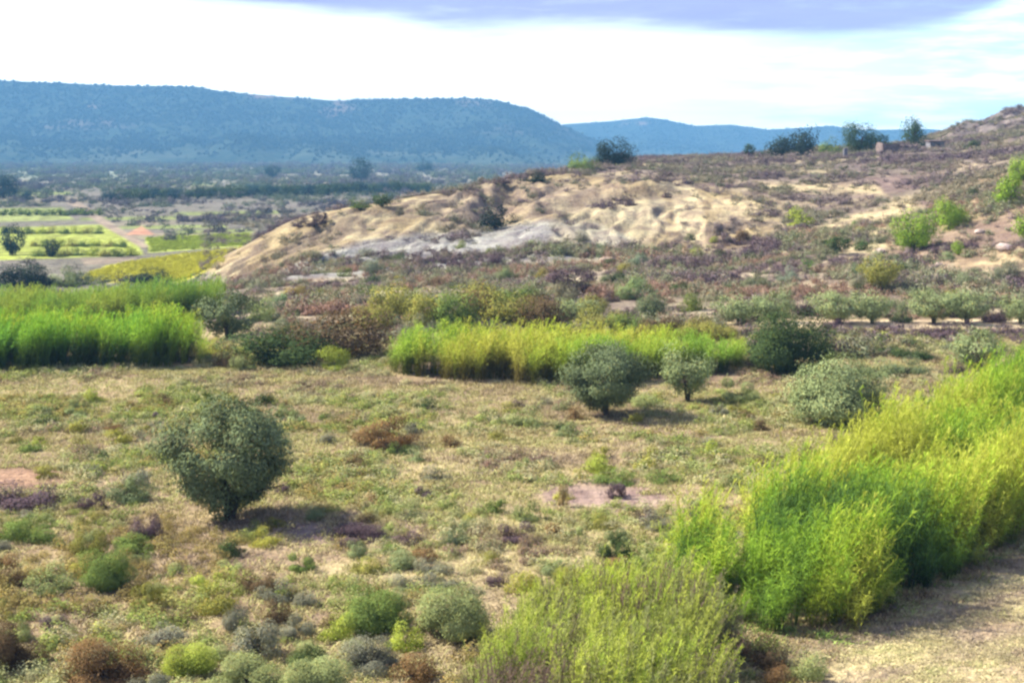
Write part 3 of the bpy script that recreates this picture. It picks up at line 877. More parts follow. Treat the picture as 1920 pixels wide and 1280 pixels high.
for lb, px, py, w, h, c_, kd in MID:
    plant('shrub', 'shrub', lb, px, py, w, h, c_, kd, trunk=False, foot=0, level='mid' if w > 40 else None)
TAM = [(740, 590, 100, 60), (800, 610, 90, 66), (850, 612, 100, 70), (905, 600, 90, 64), (890, 570, 90, 44), (960, 606, 100, 66), (965, 575, 80, 42), (1020, 612, 96, 56), (1075, 604, 90, 46), (1130, 618, 90, 44),
       (1180, 622, 70, 36), (1240, 628, 80, 40), (1300, 630, 80, 36), (1350, 634, 70, 32), (780, 575, 60, 34), (1010, 580, 60, 32), (1110, 588, 64, 36), (700, 612, 80, 40)]
for i, (px, py, w, h) in enumerate(TAM):
    side = ('behind the left end', 'behind the middle', 'behind the right end')[0 if px < 900 else 1 if px < 1120 else 2]
    tier = 'upper' if h < 45 and px < 1120 else 'front'
    nth = ['first', 'second', 'third', 'fourth', 'fifth', 'sixth', 'seventh', 'eighth', 'ninth']
    same = [j for j, q in enumerate(TAM) if (0 if q[0] < 900 else 1 if q[0] < 1120 else 2) == (0 if px < 900 else 1 if px < 1120 else 2)]
    same.sort(key=lambda j: TAM[j][0])
    plant('tamarisk', 'shrub', f'olive-yellow tamarisk {side} of the middle reeds, {nth[same.index(i)]} from the left there', px, py + 6, w, h + 4, ('tamarisk', 'tamarisk', 'green', 'brown')[i % 4] if i != 8 else 'olive', 'round',
          trunk=False, group='tamarisks behind the middle reeds')

# foreground bushes
FG = [
    ('dark green domed bush on bare stems in the lower left', 200, 1102, 92, 68, 'green', 'round'),
    ('olive-brown domed bush right of the dark green domed bush', 407, 1146, 84, 56, 'tamarisk', 'bush'),
    ('small brown bush with dark right side, right of the olive-brown one', 522, 1166, 56, 46, 'brown', 'bush'),
    ('green bush with a black hollow beneath, left of the umbrella-shaped bush', 706, 1180, 118, 76, 'green', 'round'),
    ('umbrella-shaped pale green bush on thin stems before the lower reeds', 852, 1196, 126, 98, 'pale', 'round'),
    ('big rusty brown bush at the bottom left', 190, 1278, 150, 76, 'rust', 'bush'),
    ('dark rusty bush cut by the left edge at the bottom', 22, 1250, 110, 78, 'brown', 'bush'),
    ('smooth lime green cushion bush at the bottom', 362, 1258, 96, 56, 'lime', 'bush'),
    ('yellow-green low bush below the lime cushion bush', 460, 1286, 130, 52, 'pale', 'bush'),
    ('large yellowish bush at the bottom right of the lime cushion', 595, 1290, 124, 62, 'pale', 'bush'),
    ('green bush directly below the bush with the black hollow', 760, 1214, 72, 50, 'lime', 'bush'),
    ('grey-green bush with dark base at the bottom before the lower reeds', 690, 1254, 100, 54, 'grey', 'bush'),
    ('open grey-purple bush left of the black hollow bush', 482, 1230, 84, 70, 'grey', 'round'),
    ('bright green bush between the open bush and the hollow bush', 632, 1200, 66, 50, 'lime', 'bush'),
    ('dark green bush at the far left below the heath shrub', 24, 1012, 70, 40, 'green', 'bush'),
    ('mid green bush right of the far left dark one', 88, 1016, 66, 30, 'green', 'bush'),
    ('low green bush right of the mid green one', 250, 1032, 80, 30, 'green', 'bush'),
    ('dark low bush right of the lone olive trunk base', 436, 1040, 56, 30, 'dark', 'bush'),
    ('green scrub bush with dark foot under the lone olive', 258, 1042, 60, 26, 'green', 'bush'),
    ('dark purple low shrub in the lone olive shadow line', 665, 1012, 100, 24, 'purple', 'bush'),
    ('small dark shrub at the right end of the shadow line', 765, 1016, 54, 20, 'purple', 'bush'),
    ('green bush with dark right side in the middle of the plain', 852, 1018, 56, 26, 'olive_dark', 'bush'),
    ('yellow-green domed bush left of the dark green domed bush', 92, 1106, 90, 50, 'pale', 'bush'),
    ('greyish flat bush above the big rusty bush', 300, 1206, 90, 34, 'grey', 'bush'),
    ('dark small bush between the lime cushion and rusty bush', 306, 1212, 36, 30, 'purple', 'bush'),
    ('brown bush with orange tips at the bottom centre', 770, 1276, 90, 48, 'rust', 'bush'),
    ('yellow-orange dry bush under the big right reed bed', 1385, 1232, 76, 46, 'rust', 'bush'),
    ('brown dry bush right of the yellow-orange dry bush', 1440, 1250, 70, 50, 'brown', 'bush'),
    ('pale green leafy bush at the edge of the track', 1512, 1274, 74, 54, 'pale', 'bush'),
    ('orange-brown dry bush at the bottom beside the pale green one', 1455, 1284, 70, 42, 'rust', 'bush'),
    ('brown twiggy bush in the black gap under the reeds', 1345, 1216, 60, 44, 'brown', 'bush'),
    ('olive dry shrub right of the umbrella-shaped bush top', 745, 1062, 70, 32, 'olive', 'bush'),
    ('pale tussock bush left of the olive dry shrub', 690, 1070, 60, 28, 'tamarisk', 'bush'),
]
for lb, px, py, w, h, c_, kd in FG:
    mk = {'dark green domed': 'the dark green domed bush', 'umbrella-shaped pale': 'the umbrella-shaped bush', 'smooth lime': 'the lime cushion bush', 'big rusty': 'the big rusty bush'}.get(' '.join(lb.split()[:2]).replace('dark green', 'dark green domed').replace('umbrella-shaped pale', 'umbrella-shaped pale') if False else '')
    plant('bush', 'bush', lb, px, py, w, h, c_, kd, trunk=False, foot=0, level='hi' if w > 90 else 'mid')
for lb, px, py in (('the dark green domed bush', 200, 1102), ('the umbrella-shaped bush', 852, 1196), ('the lime cushion bush', 362, 1258), ('the reddish bush', 716, 838), ('the purple soil patch', 1130, 930), ('the shadow line', 700, 1005),
                   ('the yellow-green tuft', 625, 694)):
    x_, y_, _ = ground(px, py); LAND.append((lb, x_, y_))


# ------------------------------------------------------------------ reeds and scattered ground cover
def scatter(name, pts, rot, scale, tint, variants, **props):
    """many instances of a few small meshes as ONE object"""
    n = len(pts)
    me_ = bpy.data.meshes.new(name)
    me_.vertices.add(n); me_.vertices.foreach_set('co', np.asarray(pts, np.float32).ravel())
    a = me_.attributes.new('rot', 'FLOAT_VECTOR', 'POINT'); a.data.foreach_set('vector', np.asarray(rot, np.float32).ravel())
    a = me_.attributes.new('scl', 'FLOAT_VECTOR', 'POINT'); a.data.foreach_set('vector', np.asarray(scale, np.float32).ravel())
    a = me_.attributes.new('tint', 'FLOAT_COLOR', 'POINT'); a.data.foreach_set('color', np.concatenate([tint, np.ones((n, 1))], 1).astype(np.float32).ravel())
    a = me_.attributes.new('pick', 'INT', 'POINT'); a.data.foreach_set('value', RNG.integers(0, len(variants), n).astype(np.int32))
    me_.update()
    o = link(name, me_, **props)
    g = bpy.data.node_groups.new(name + '_scatter', 'GeometryNodeTree')
    g.interface.new_socket('Geometry', in_out='INPUT', socket_type='NodeSocketGeometry')
    g.interface.new_socket('Geometry', in_out='OUTPUT', socket_type='NodeSocketGeometry')
    gi = g.nodes.new('NodeGroupInput'); go = g.nodes.new('NodeGroupOutput')
    jn = g.nodes.new('GeometryNodeJoinGeometry')
    for v in variants:
        oi = g.nodes.new('GeometryNodeObjectInfo'); oi.inputs['Object'].default_value = v; oi.transform_space = 'ORIGINAL'
        gti = g.nodes.new('GeometryNodeGeometryToInstance')
        g.links.new(oi.outputs['Geometry'], gti.inputs[0]); g.links.new(gti.outputs[0], jn.inputs[0])
    iop = g.nodes.new('GeometryNodeInstanceOnPoints'); iop.inputs['Pick Instance'].default_value = True

    def attr(nm, ty):
        k_ = g.nodes.new('GeometryNodeInputNamedAttribute'); k_.data_type = ty; k_.inputs['Name'].default_value = nm
        return k_.outputs['Attribute']
    g.links.new(gi.outputs[0], iop.inputs['Points']); g.links.new(jn.outputs[0], iop.inputs['Instance'])
    g.links.new(attr('pick', 'INT'), iop.inputs['Instance Index'])
    e2r = g.nodes.new('FunctionNodeEulerToRotation'); g.links.new(attr('rot', 'FLOAT_VECTOR'), e2r.inputs[0])
    g.links.new(e2r.outputs[0], iop.inputs['Rotation']); g.links.new(attr('scl', 'FLOAT_VECTOR'), iop.inputs['Scale'])
    g.links.new(iop.outputs[0], go.inputs[0])
    md = o.modifiers.new('scatter', 'NODES'); md.node_group = g
    return o


def source(name, me_):
    return bpy.data.objects.new(name, me_)          # only a shape for scatter(); never placed in the scene


def ribbon(p, d, L, w, r, droop):
    """an arching strap leaf of two faces"""
    s = np.cross(d, [0, 0, 1.0]) + r.normal(size=3) * .25; s /= np.linalg.norm(s) + 1e-9
    m_ = p + d * L * .5 + np.array([0, 0, -droop * L * .12]); e = p + d * L * .92 + np.array([0, 0, -droop * L * .55])
    return [p - s * w * .35, p + s * w * .35, m_ + s * w * .5, m_ - s * w * .5, e + s * w * .08, e - s * w * .08]


def reed_mesh(name, seed, canes=6, leaves=15, H=4.0, leaf=.62, wid=.055, mat=None, plume=.3, spread=.32, low=.12, dead_shade=(1.45, 2.5)):
    r = np.random.default_rng(seed)
    V = []; Fc = []; var = []; dry = []
    for c_ in range(canes):
        th = r.uniform(0, 6.28); q = r.uniform(0, spread); h = H * r.uniform(.72, 1.08)
        p0 = np.array([math.cos(th) * q, math.sin(th) * q, -.05])
        lean = np.array([math.cos(th) * .10 + r.normal() * .06 + .05, math.sin(th) * .10 + r.normal() * .06, 0])
        cv = r.uniform(.25, .95)

        def at(f):
            return p0 + np.array([0, 0, h * f]) + lean * h * f ** 2
        for k_ in range(3):                                     # stem
            a, b = at(k_ / 3), at((k_ + 1) / 3); w0 = .016 * (1 - k_ * .25)
            o = len(V); s = np.array([w0, r.normal() * .005, 0])
            V += [a - s, a + s, b + s * .7, b - s * .7]; Fc.append((o, o + 1, o + 2, o + 3))
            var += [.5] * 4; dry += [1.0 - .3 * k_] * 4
        for j in range(leaves):
            f = low + (1 - low) * ((j + r.random()) / leaves) ** .8
            ph = r.uniform(0, 6.28); up = r.uniform(.35, 1.1) + (.9 if f > .85 else 0)
            d = np.array([math.cos(ph), math.sin(ph), up]); d /= np.linalg.norm(d)
            q_ = ribbon(at(min(f, 1)), d, leaf * r.uniform(.6, 1.25), wid * r.uniform(.7, 1.2), r, r.uniform(.3, 1.3))
            o = len(V); V += q_
            Fc += [(o, o + 1, o + 2, o + 3), (o + 3, o + 2, o + 4, o + 5)]
            var += [cv * .5 + r.random() * .5] * 6
            dr = max(0, dead_shade[0] - f * dead_shade[1]) + (r.random() < .05) * .6  # lower leaves dead and brown; the ramp also paints shade at the feet
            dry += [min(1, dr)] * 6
        if r.random() < plume:
            a = at(1.0)
            for _ in range(6):
                d = np.array([r.normal() * .22 + .25, r.normal() * .22, 1]); d /= np.linalg.norm(d)
                q_ = ribbon(a, d, .11 * H, wid * .8, r, .6); o = len(V); V += q_
                Fc += [(o, o + 1, o + 2, o + 3), (o + 3, o + 2, o + 4, o + 5)]; var += [.9] * 6; dry += [.35] * 6
    return mesh_np(name, np.array(V), np.array(Fc), [mat or M_REED_I], False, {'var': ('FLOAT', var), 'dry': ('FLOAT', dry)})


REED = [source('reed_shape', reed_mesh('reed_clump', 300 + i, canes=7, leaves=32, leaf=.50, wid=.024, dead_shade=(1.1, 2.6), low=.03)) for i in range(6)]
REED_FAR = [source('reed_shape_far', reed_mesh('reed_clump_far', 320 + i, canes=6, leaves=30, leaf=.58, wid=.038, low=.10, dead_shade=(2.1, 2.9))) for i in range(5)]  # ramp reaches higher: near-black feet, shade put into the leaf colour
REED_LOW = [source('reed_shape_low', reed_mesh('reed_clump_low', 340 + i, canes=11, leaves=56, H=2.6, leaf=.27, wid=.015, dead_shade=(1.5, 2.8), low=.05, plume=.4, spread=.45)) for i in range(5)]


def stand(name, label, fr, bk, px0, px1, dens, hgt, tints, variants, tn=(4, 4), lean=.08, mesh_h=4.0, kind='stuff', edge=1.2, grad=None):
    """reeds between a front line and a back line given as (photo column, distance) pairs"""
    n = int(dens * 40000)
    dmin = min(p[1] for p in fr); dmax = max(p[1] for p in bk)
    area = (px1 - px0) / F * (dmax ** 2 - dmin ** 2) / 2
    n = int(area * dens)
    d = np.sqrt(RNG.uniform(dmin ** 2, dmax ** 2, n)); px = RNG.uniform(px0, px1, n)
    f0 = profile(fr, px); b0 = profile(bk, px)
    x = (px - CX) / F * d
    wb = edge * 2 * (fbm(x / 1.7, d / 1.7, 401, 3) - .5) * 2
    ok = (d > f0 + wb) & (d < b0 + wb)
    x, d, px, f0, b0 = x[ok], d[ok], px[ok], f0[ok], b0[ok]
    z = height(x, d)
    hh = hgt(px, d, f0, b0) * (0.80 + .42 * fbm(x / 2.4, d / 2.4, 402, 3)) * RNG.uniform(.80, 1.08, len(x)) / mesh_h * .80
    m = len(x)
    rot = np.stack([RNG.normal(0, .05, m), RNG.normal(lean, .06, m), RNG.uniform(-.6, .6, m) + np.where(RNG.random(m) < .5, 0, 0)], 1)
    sc = np.stack([hh ** .3, hh ** .3, hh], 1)
    q = fbm(x / tn[0], d / tn[1], 403, 3)
    T_ = np.array(tints)
    rel = (d - f0) / np.maximum(b0 - f0, .1)
    u = np.clip((q - .3) / .4 + (grad(px, rel) if grad else 0) + RNG.normal(0, .2, m), 0, .999) * (len(T_) - 1)
    i = u.astype(int); fr_ = (u - i)[:, None]
    tint = T_[i] * (1 - fr_) + T_[i + 1] * fr_
    tint *= RNG.uniform(.8, 1.2, m)[:, None]
    return scatter(name, np.stack([x, d, z], 1), rot, sc, tint, variants, label=label, category='reeds', kind=kind), x, d


RT = [(0.09, 0.17, 0.04), (0.17, 0.30, 0.045), (0.24, 0.38, 0.045), (0.31, 0.47, 0.05), (0.38, 0.50, 0.055), (0.46, 0.49, 0.08)]  # darkest first tint stands in for shaded gaps between clumps
FR = [(1215, 40), (1300, 39.2), (1345, 38.6), (1500, 37.9), (1600, 38.3), (1700, 41), (1800, 43.5), (1900, 47), (1980, 51), (2500, 80)]
BK = [(1215, 40.5), (1260, 42), (1300, 43), (1400, 45), (1500, 48), (1600, 53), (1700, 58), (1800, 63), (1900, 70), (1980, 76), (2500, 120)]


def h_main(px, d, f, b):
    h = profile([(1200, 1.9), (1235, 3.0), (1290, 3.6), (1400, 3.8), (1600, 3.8), (1920, 4.3), (2500, 4.3)], px)
    rel = (d - f) / (b - f + .1)
    return h * (1 - .72 * np.exp(-((rel - .52 - .14 * np.sin(px / 60)) / .11) ** 2) * sstep(1440, 1560, px)) * (.38 + .62 * sstep(0, 1.6, d - f + .9 * (fbm(px / 40, d * 0, 409, 2) - .5))) * (1 - .93 * np.exp(-((px - 1372) / 30) ** 2) * (1 - sstep(43.5, 45.5, d)))


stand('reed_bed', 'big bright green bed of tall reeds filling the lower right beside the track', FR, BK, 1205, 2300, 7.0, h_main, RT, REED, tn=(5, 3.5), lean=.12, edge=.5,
      grad=lambda px, rel: .38 * sstep(.60, .9, rel) + .22 * (1 - sstep(.1, .45, rel)) * sstep(1450, 1650, px) - .34 * (sstep(.25, .5, rel) * (1 - sstep(.55, .8, rel))) + .45 * (1 - sstep(1290, 1440, px)) - .08)  # mid-depth reeds tinted darker: shade of the gap put into their colour
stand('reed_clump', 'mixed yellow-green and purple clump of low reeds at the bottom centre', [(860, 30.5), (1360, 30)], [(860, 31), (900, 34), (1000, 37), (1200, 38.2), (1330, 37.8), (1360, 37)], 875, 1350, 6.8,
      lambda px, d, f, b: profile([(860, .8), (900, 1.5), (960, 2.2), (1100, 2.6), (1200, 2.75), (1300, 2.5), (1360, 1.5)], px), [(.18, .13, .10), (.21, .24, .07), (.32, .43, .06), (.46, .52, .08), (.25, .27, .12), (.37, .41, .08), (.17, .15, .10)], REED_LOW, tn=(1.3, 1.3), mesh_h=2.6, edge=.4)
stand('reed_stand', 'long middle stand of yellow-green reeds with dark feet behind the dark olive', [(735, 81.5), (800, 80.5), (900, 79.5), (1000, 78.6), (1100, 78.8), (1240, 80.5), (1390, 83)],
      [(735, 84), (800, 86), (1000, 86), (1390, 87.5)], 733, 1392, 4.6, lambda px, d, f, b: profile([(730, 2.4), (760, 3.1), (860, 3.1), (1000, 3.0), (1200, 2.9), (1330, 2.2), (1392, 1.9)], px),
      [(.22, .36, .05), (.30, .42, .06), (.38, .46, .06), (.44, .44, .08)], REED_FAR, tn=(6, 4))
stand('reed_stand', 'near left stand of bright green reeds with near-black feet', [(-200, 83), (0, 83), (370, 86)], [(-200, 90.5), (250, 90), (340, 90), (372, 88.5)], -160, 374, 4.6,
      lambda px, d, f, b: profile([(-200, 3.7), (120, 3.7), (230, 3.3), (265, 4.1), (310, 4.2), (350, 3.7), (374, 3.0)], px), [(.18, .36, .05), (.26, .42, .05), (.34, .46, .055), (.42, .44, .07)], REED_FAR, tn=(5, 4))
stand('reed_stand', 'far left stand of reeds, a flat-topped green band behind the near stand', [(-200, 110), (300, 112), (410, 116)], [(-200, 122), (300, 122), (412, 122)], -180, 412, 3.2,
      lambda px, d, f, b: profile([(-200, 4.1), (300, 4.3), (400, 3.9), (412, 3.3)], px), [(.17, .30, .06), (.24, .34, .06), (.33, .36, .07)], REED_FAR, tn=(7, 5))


def grass_mesh(name, seed, n=16, h=.34, w=.02, mat=None):
    r = np.random.default_rng(seed); V = []; Fc = []; var = []
    for i in range(n):
        th = r.uniform(0, 6.28); p = np.array([r.normal() * .12, r.normal() * .12, -.01])
        d = np.array([math.cos(th) * r.uniform(.1, .8), math.sin(th) * r.uniform(.1, .8), 1]); d /= np.linalg.norm(d)
        q = ribbon(p, d, h * r.uniform(.5, 1.2), w, r, .8); o = len(V); V += q
        Fc += [(o, o + 1, o + 2, o + 3), (o + 3, o + 2, o + 4, o + 5)]; var += [r.random()] * 6
    return mesh_np(name, np.array(V), np.array(Fc), [mat or M_LEAF_I], False, {'var': ('FLOAT', var), 'dry': ('FLOAT', [0] * len(V))})


GRASS = [source('grass_shape', grass_mesh('grass_tuft', 500 + i)) for i in range(4)]
CUSH = [source('cushion_shape', crown_mesh('cushion', 260, .13, 520 + i, M_LEAF_I, lumps=7, spread=.42, flat=.85, taper=.05, up=.6)) for i in range(5)]
CUSH_N = [source('cushion_shape_near', crown_mesh('cushion_near', 900, .075, 580 + i, M_LEAF_I, lumps=9, spread=.40, flat=.8, taper=.05, up=.6)) for i in range(5)]
SCRUB = [source('scrub_shape', crown_mesh('scrub', 300, .12, 540 + i, M_LEAF_I, lumps=9, spread=.38, flat=.6, taper=.15, up=.4, hollow=.2)) for i in range(5)]
MAQUIS = [source('maquis_shape', crown_mesh('maquis', 36, .45, 560 + i, M_LEAF_I, lumps=5, spread=.4, flat=.4, aspect=.8)) for i in range(4)]
YD = [(x_, y_, r_) for x_, y_, r_ in PLACED]


def sample(n, px0, px1, d0, d1):
    d = np.sqrt(RNG.uniform(d0 ** 2, d1 ** 2, n)); px = RNG.uniform(px0, px1, n)
    return (px - CX) / F * d, d, px


def in_reeds(px, d):
    a = (d > profile(FR, px) - .4) & (d < profile(BK, px)) & (px > 1230)
    b = (d > 79.5) & (d < 87) & (px > 740) & (px < 1385)
    c_ = (d > 84.5) & (d < 91) & (px < 368)
    return a | b | c_


def track_side(px, d):       # the bare track and its verge in the lower right
    return (px > 1500) & (d < profile(FR, px) - .3 + 0 * px) & (d < 60)


def pal(q, P_, jit=.1):
    P_ = np.array(P_)
    u = np.clip(q + RNG.normal(0, jit, len(q)), 0, .999) * (len(P_) - 1)
    i = u.astype(int); f = (u - i)[:, None]
    return P_[i] * (1 - f) + P_[i + 1] * f


def place(name, label, x, d, wid, hgt, tint, variants, cat=None, kind='stuff', sink=.03):
    z = height(x, d); m = len(x)
    rot = np.stack([RNG.normal(0, .06, m), RNG.normal(0, .06, m), RNG.uniform(0, 6.28, m)], 1)
    sc = np.stack([wid, wid, hgt], 1)
    return scatter(name, np.stack([x, d, z - sink], 1), rot, sc, tint * RNG.uniform(.8, 1.25, m)[:, None], variants, label=label, category=cat or 'plants', kind=kind)


# grass over the near plain
x, d, px = sample(100000, -160, 2080, 26, 99)
q = fbm(x / 4, d / 4, 601, 4)
keep = ~in_reeds(px, d) & (RNG.random(len(x)) < (.40 + .55 * sstep(.40, .58, q))) & ~(track_side(px, d))
soilm = (np.hypot((px - 1130) / 140, (d - 53) / 2.4) + 1.6 * (fbm(x / 1.3, d / 1.3, 605, 3) - .5) < .8) | (np.hypot((px - 30) / 110, (d - 56.5) / 2.4) + 1.6 * (fbm(x / 1.3, d / 1.3, 605, 3) - .5) < .8)
keep &= ~soilm
x, d, px, q = x[keep], d[keep], px[keep], q[keep]
GP_ = [(.27, .21, .14), (.33, .27, .15), (.38, .33, .16), (.36, .34, .14), (.30, .31, .12), (.34, .28, .14)]
place('dry_grass', 'dry yellow-green grass covering the plain', x, d, RNG.uniform(.8, 1.7, len(x)), RNG.uniform(.45, 1.25, len(x)), pal(fbm(x / 6, d / 5, 602, 4) * 2 - .5, GP_, .18), GRASS, 'grass')
# track verge: short mown straw
x, d, px = sample(60000, 1440, 2300, 26, 60)
keep = track_side(px, d) & (d > 25) & (RNG.random(len(x)) < .3 + .7 * sstep(.35, .55, fbm((x + .6 * d) / 3, (d - .5 * x) / .7, 604, 3)))
x, d = x[keep], d[keep]
place('track_grass', 'short straw-coloured grass on the track in the lower right', x, d, RNG.uniform(.6, 1.2, len(x)), RNG.uniform(.2, .6, len(x)), pal(fbm((x + .6 * d) / 4, (d - .5 * x) / .8, 603, 3) * 2.2 - .6, [(.29, .23, .17), (.36, .31, .18), (.42, .37, .19), (.38, .38, .17)], .15), GRASS, 'grass')

# weeds and dead litter creeping out from under the reeds
x, d, px = sample(26000, 1280, 2300, 32, 74)
gap_ = profile(FR, px) - d
keep = (gap_ > -1.2) & (RNG.random(len(x)) < np.exp(-np.maximum(gap_, 0) / .8)) & (gap_ < 4)
x, d = x[keep], d[keep]
place('reed_litter', 'brown litter and weeds along the foot of the big right reed bed', x, d, RNG.uniform(.8, 1.8, len(x)), RNG.uniform(.4, 1.3, len(x)),
      pal(fbm(x / 1.5, d / 1.5, 606, 3) * 2 - .5, [(.13, .095, .08), (.22, .16, .10), (.32, .25, .12), (.26, .30, .09), (.18, .26, .06)], .25), GRASS, 'litter')


def clear(x, d, pad=.25):
    ok = np.ones(len(x), bool)
    for a, b, r_ in YD:
        ok &= (x - a) ** 2 + (d - b) ** 2 > (r_ * .8 + pad) ** 2
    return ok


# low cushion shrubs: the nearest and biggest ones are things, the rest a mass
x, d, px = sample(34000, -120, 2040, 29, 99)
q = fbm(x / 3.5, d / 3.5, 611, 3); q2 = fbm(x / 11, d / 9, 612, 4)
keep = ~in_reeds(px, d) & ~track_side(px, d) & (RNG.random(len(x)) < (.34 + .5 * sstep(48, 60, d)) * sstep(.40, .62, q)) & clear(x, d)
soilm = (np.hypot((px - 1130) / 140, (d - 53) / 2.4) + 1.6 * (fbm(x / 1.3, d / 1.3, 605, 3) - .5) < .8) | (np.hypot((px - 30) / 110, (d - 56.5) / 2.4) + 1.6 * (fbm(x / 1.3, d / 1.3, 605, 3) - .5) < .8)
keep &= ~soilm
x, d, px, q2 = x[keep], d[keep], px[keep], q2[keep]
near = 1 - sstep(38, 60, d)
CP = [(.20, .14, .11), (.29, .25, .13), (.38, .36, .20), (.36, .35, .19), (.24, .29, .09), (.17, .23, .055), (.30, .34, .09), (.27, .22, .08)]
wd = RNG.uniform(.35, .95, len(x)) * (1 + .35 * near); hg = wd * RNG.uniform(.30, .52, len(x))
tn_ = pal(q2 * 2 - .5 + .25 * (1 - sstep(40, 54, d)), CP, .22); nr_ = d < 52
place('cushion_scrub', 'low cushion shrubs and herbs on the far half of the plain', x[~nr_], d[~nr_], wd[~nr_], hg[~nr_], tn_[~nr_], CUSH, 'scrub')
place('near_scrub', 'low cushion shrubs and herbs on the near half of the plain', x[nr_], d[nr_], wd[nr_] * .82, hg[nr_] * .95, tn_[nr_], CUSH_N, 'scrub')

NAMES = {'lime': 'lime green', 'pale': 'pale green', 'green': 'deep green', 'olive': 'grey-green', 'brown': 'brown', 'rust': 'rusty', 'grey': 'silver-grey', 'tamarisk': 'olive-yellow', 'purple': 'dark purple', 'yellow': 'yellowish', 'dark': 'blackish green'}
NTH = ['', 'second', 'third', 'fourth', 'fifth', 'sixth', 'seventh', 'eighth', 'ninth', 'tenth', 'eleventh', 'twelfth', 'thirteenth', 'fourteenth', 'fifteenth']
cand = []
tries = 0
while len(cand) < 185 and tries < 20000:
    tries += 1
    d_ = math.sqrt(random.uniform(33.5 ** 2, 74 ** 2)) if random.random() < .45 else math.sqrt(random.uniform(33.5 ** 2, 50 ** 2))
    px_ = random.uniform(-10, 1930)
    x_ = (px_ - CX) / F * d_
    a = np.array([px_]); b = np.array([d_])
    if in_reeds(a, b)[0] or track_side(a, b)[0] or (px_ > 860 and px_ < 1370 and d_ < 38.5) or (px_ > 1200 and d_ < 41 and px_ < 1500):
        continue
    w_ = random.uniform(.6, 1.15) * (1.0 if d_ < 55 else 1.05)
    if any((x_ - p) ** 2 + (d_ - q_) ** 2 < (r_ * .8 + w_ * .5 + .1) ** 2 for p, q_, r_ in PLACED):
        continue
    c_ = random.choices(['lime', 'pale', 'green', 'olive', 'brown', 'rust', 'grey', 'tamarisk', 'purple', 'yellow', 'dark'], [2, 5, 3, 4, 3, 2, 5, 4, 2, 3, 2])[0]
    kd = random.choices(['bush', 'broom'], [6, 3])[0]
    PLACED.append((x_, d_, w_ * .5))
    cand.append([x_, d_, w_, c_, kd])
keyed = {}
for cnd in cand:
    x_, d_, w_, c_, kd = cnd
    lm = min(LAND, key=lambda L: (L[1] - x_) ** 2 + ((L[2] - d_) * .9) ** 2)
    dx_, dy_ = x_ - lm[1], d_ - lm[2]
    side = ('right of' if dx_ > 0 else 'left of') if abs(dx_) > abs(dy_) else ('behind' if dy_ > 0 else 'in front of')
    size = 'small' if w_ < .78 else 'mid-sized' if w_ < .98 else 'large'
    noun = {'bush': 'cushion shrub', 'broom': 'upright shrub', 'round': 'rounded shrub'}[kd]
    cnd += [f'{size} {NAMES[c_]} {noun}', f'{side} {lm[0]}', math.hypot(dx_, dy_)]
    keyed.setdefault((cnd[5], cnd[6]), []).append(cnd)
for (a, b), L in keyed.items():
    L.sort(key=lambda c_: c_[7])
    for i, cnd in enumerate(L):
        x_, d_, w_, c_, kd = cnd[:5]
        V_ = CROWN[kd, 'lo' if d_ > 50 else 'mid']
        o = link({'bush': 'cushion_shrub', 'broom': 'upright_shrub', 'round': 'rounded_shrub'}[kd], V_[random.randrange(NV)],
                 label=a + (' ' + b if i == 0 else f', {NTH[i]} one {b}'), category='shrub', group='single shrubs on the plain')
        o.location = (x_, d_, float(height(np.array([x_]), np.array([d_]))[0]) - .03)
        o.scale = (w_, w_, w_ * random.uniform(.38, .6) * (1.3 if kd != 'bush' else 1))
        o.rotation_euler[2] = random.uniform(0, 6.28)
        k_ = random.uniform(.8, 1.2)
        o.color = tuple(v * k_ for v in G[c_]) + (1,)

# single shrubs of the broken ground
L2 = [('the pale wall block', 1140, 499), ('the brown thicket', 640, 668), ('the thin-trunked tree above the olive row', 1652, 549), ('the lime bush on the slope', 1503, 424), ('the largest hillside pine', 1712, 470),
      ('the first olive of the row', 1388, 606), ('the last olive of the row', 1912, 606), ('the bluish round olive', 428, 634), ('the bluish olive bush above the reeds', 1225, 598), ('the gully thicket', 928, 428),
      ('the grey clay foot', 780, 500), ('the teal tree on the slope', 1571, 476), ('the tamarisks', 900, 570)]
L2 = [(n_, *ground(a_, b_)[:2]) for n_, a_, b_ in L2]
mids = []; tries = 0
while len(mids) < 95 and tries < 9000:
    tries += 1
    d_ = math.sqrt(random.uniform(90 ** 2, 178 ** 2)); px_ = random.uniform(440, 1925)
    x_ = (px_ - CX) / F * d_
    if d_ < 97 and (px_ > 725 and px_ < 1400):
        continue
    if (99 < d_ < 105 and px_ > 1350) or (d_ > 150 and px_ < 600) or (d_ < 125 and px_ < 480):
        continue
    w_ = random.uniform(1.1, 2.5)
    if any((x_ - p) ** 2 + (d_ - q_) ** 2 < (r_ * .8 + w_ * .5) ** 2 for p, q_, r_ in PLACED):
        continue
    c_ = random.choices(['purple', 'olive_dark', 'olive', 'tamarisk', 'brown', 'dark', 'green', 'grey'], [4, 4, 3, 3, 2, 3, 2, 3])[0]
    PLACED.append((x_, d_, w_ * .5)); YD.append((x_, d_, w_ * .5))
    lm = min(L2, key=lambda L: (L[1] - x_) ** 2 + ((L[2] - d_) * .8) ** 2)
    dx_, dy_ = x_ - lm[1], d_ - lm[2]
    side = ('right of' if dx_ > 0 else 'left of') if abs(dx_) > abs(dy_) else ('behind' if dy_ > 0 else 'in front of')
    cn = dict(NAMES, olive='grey-green', olive_dark='dull green')[c_]
    mids.append([x_, d_, w_, c_, f"{'small' if w_ < 1.6 else 'mid-sized' if w_ < 2.1 else 'large'} {cn} heath bush", f'{side} {lm[0]}', math.hypot(dx_, dy_)])
keyed = {}
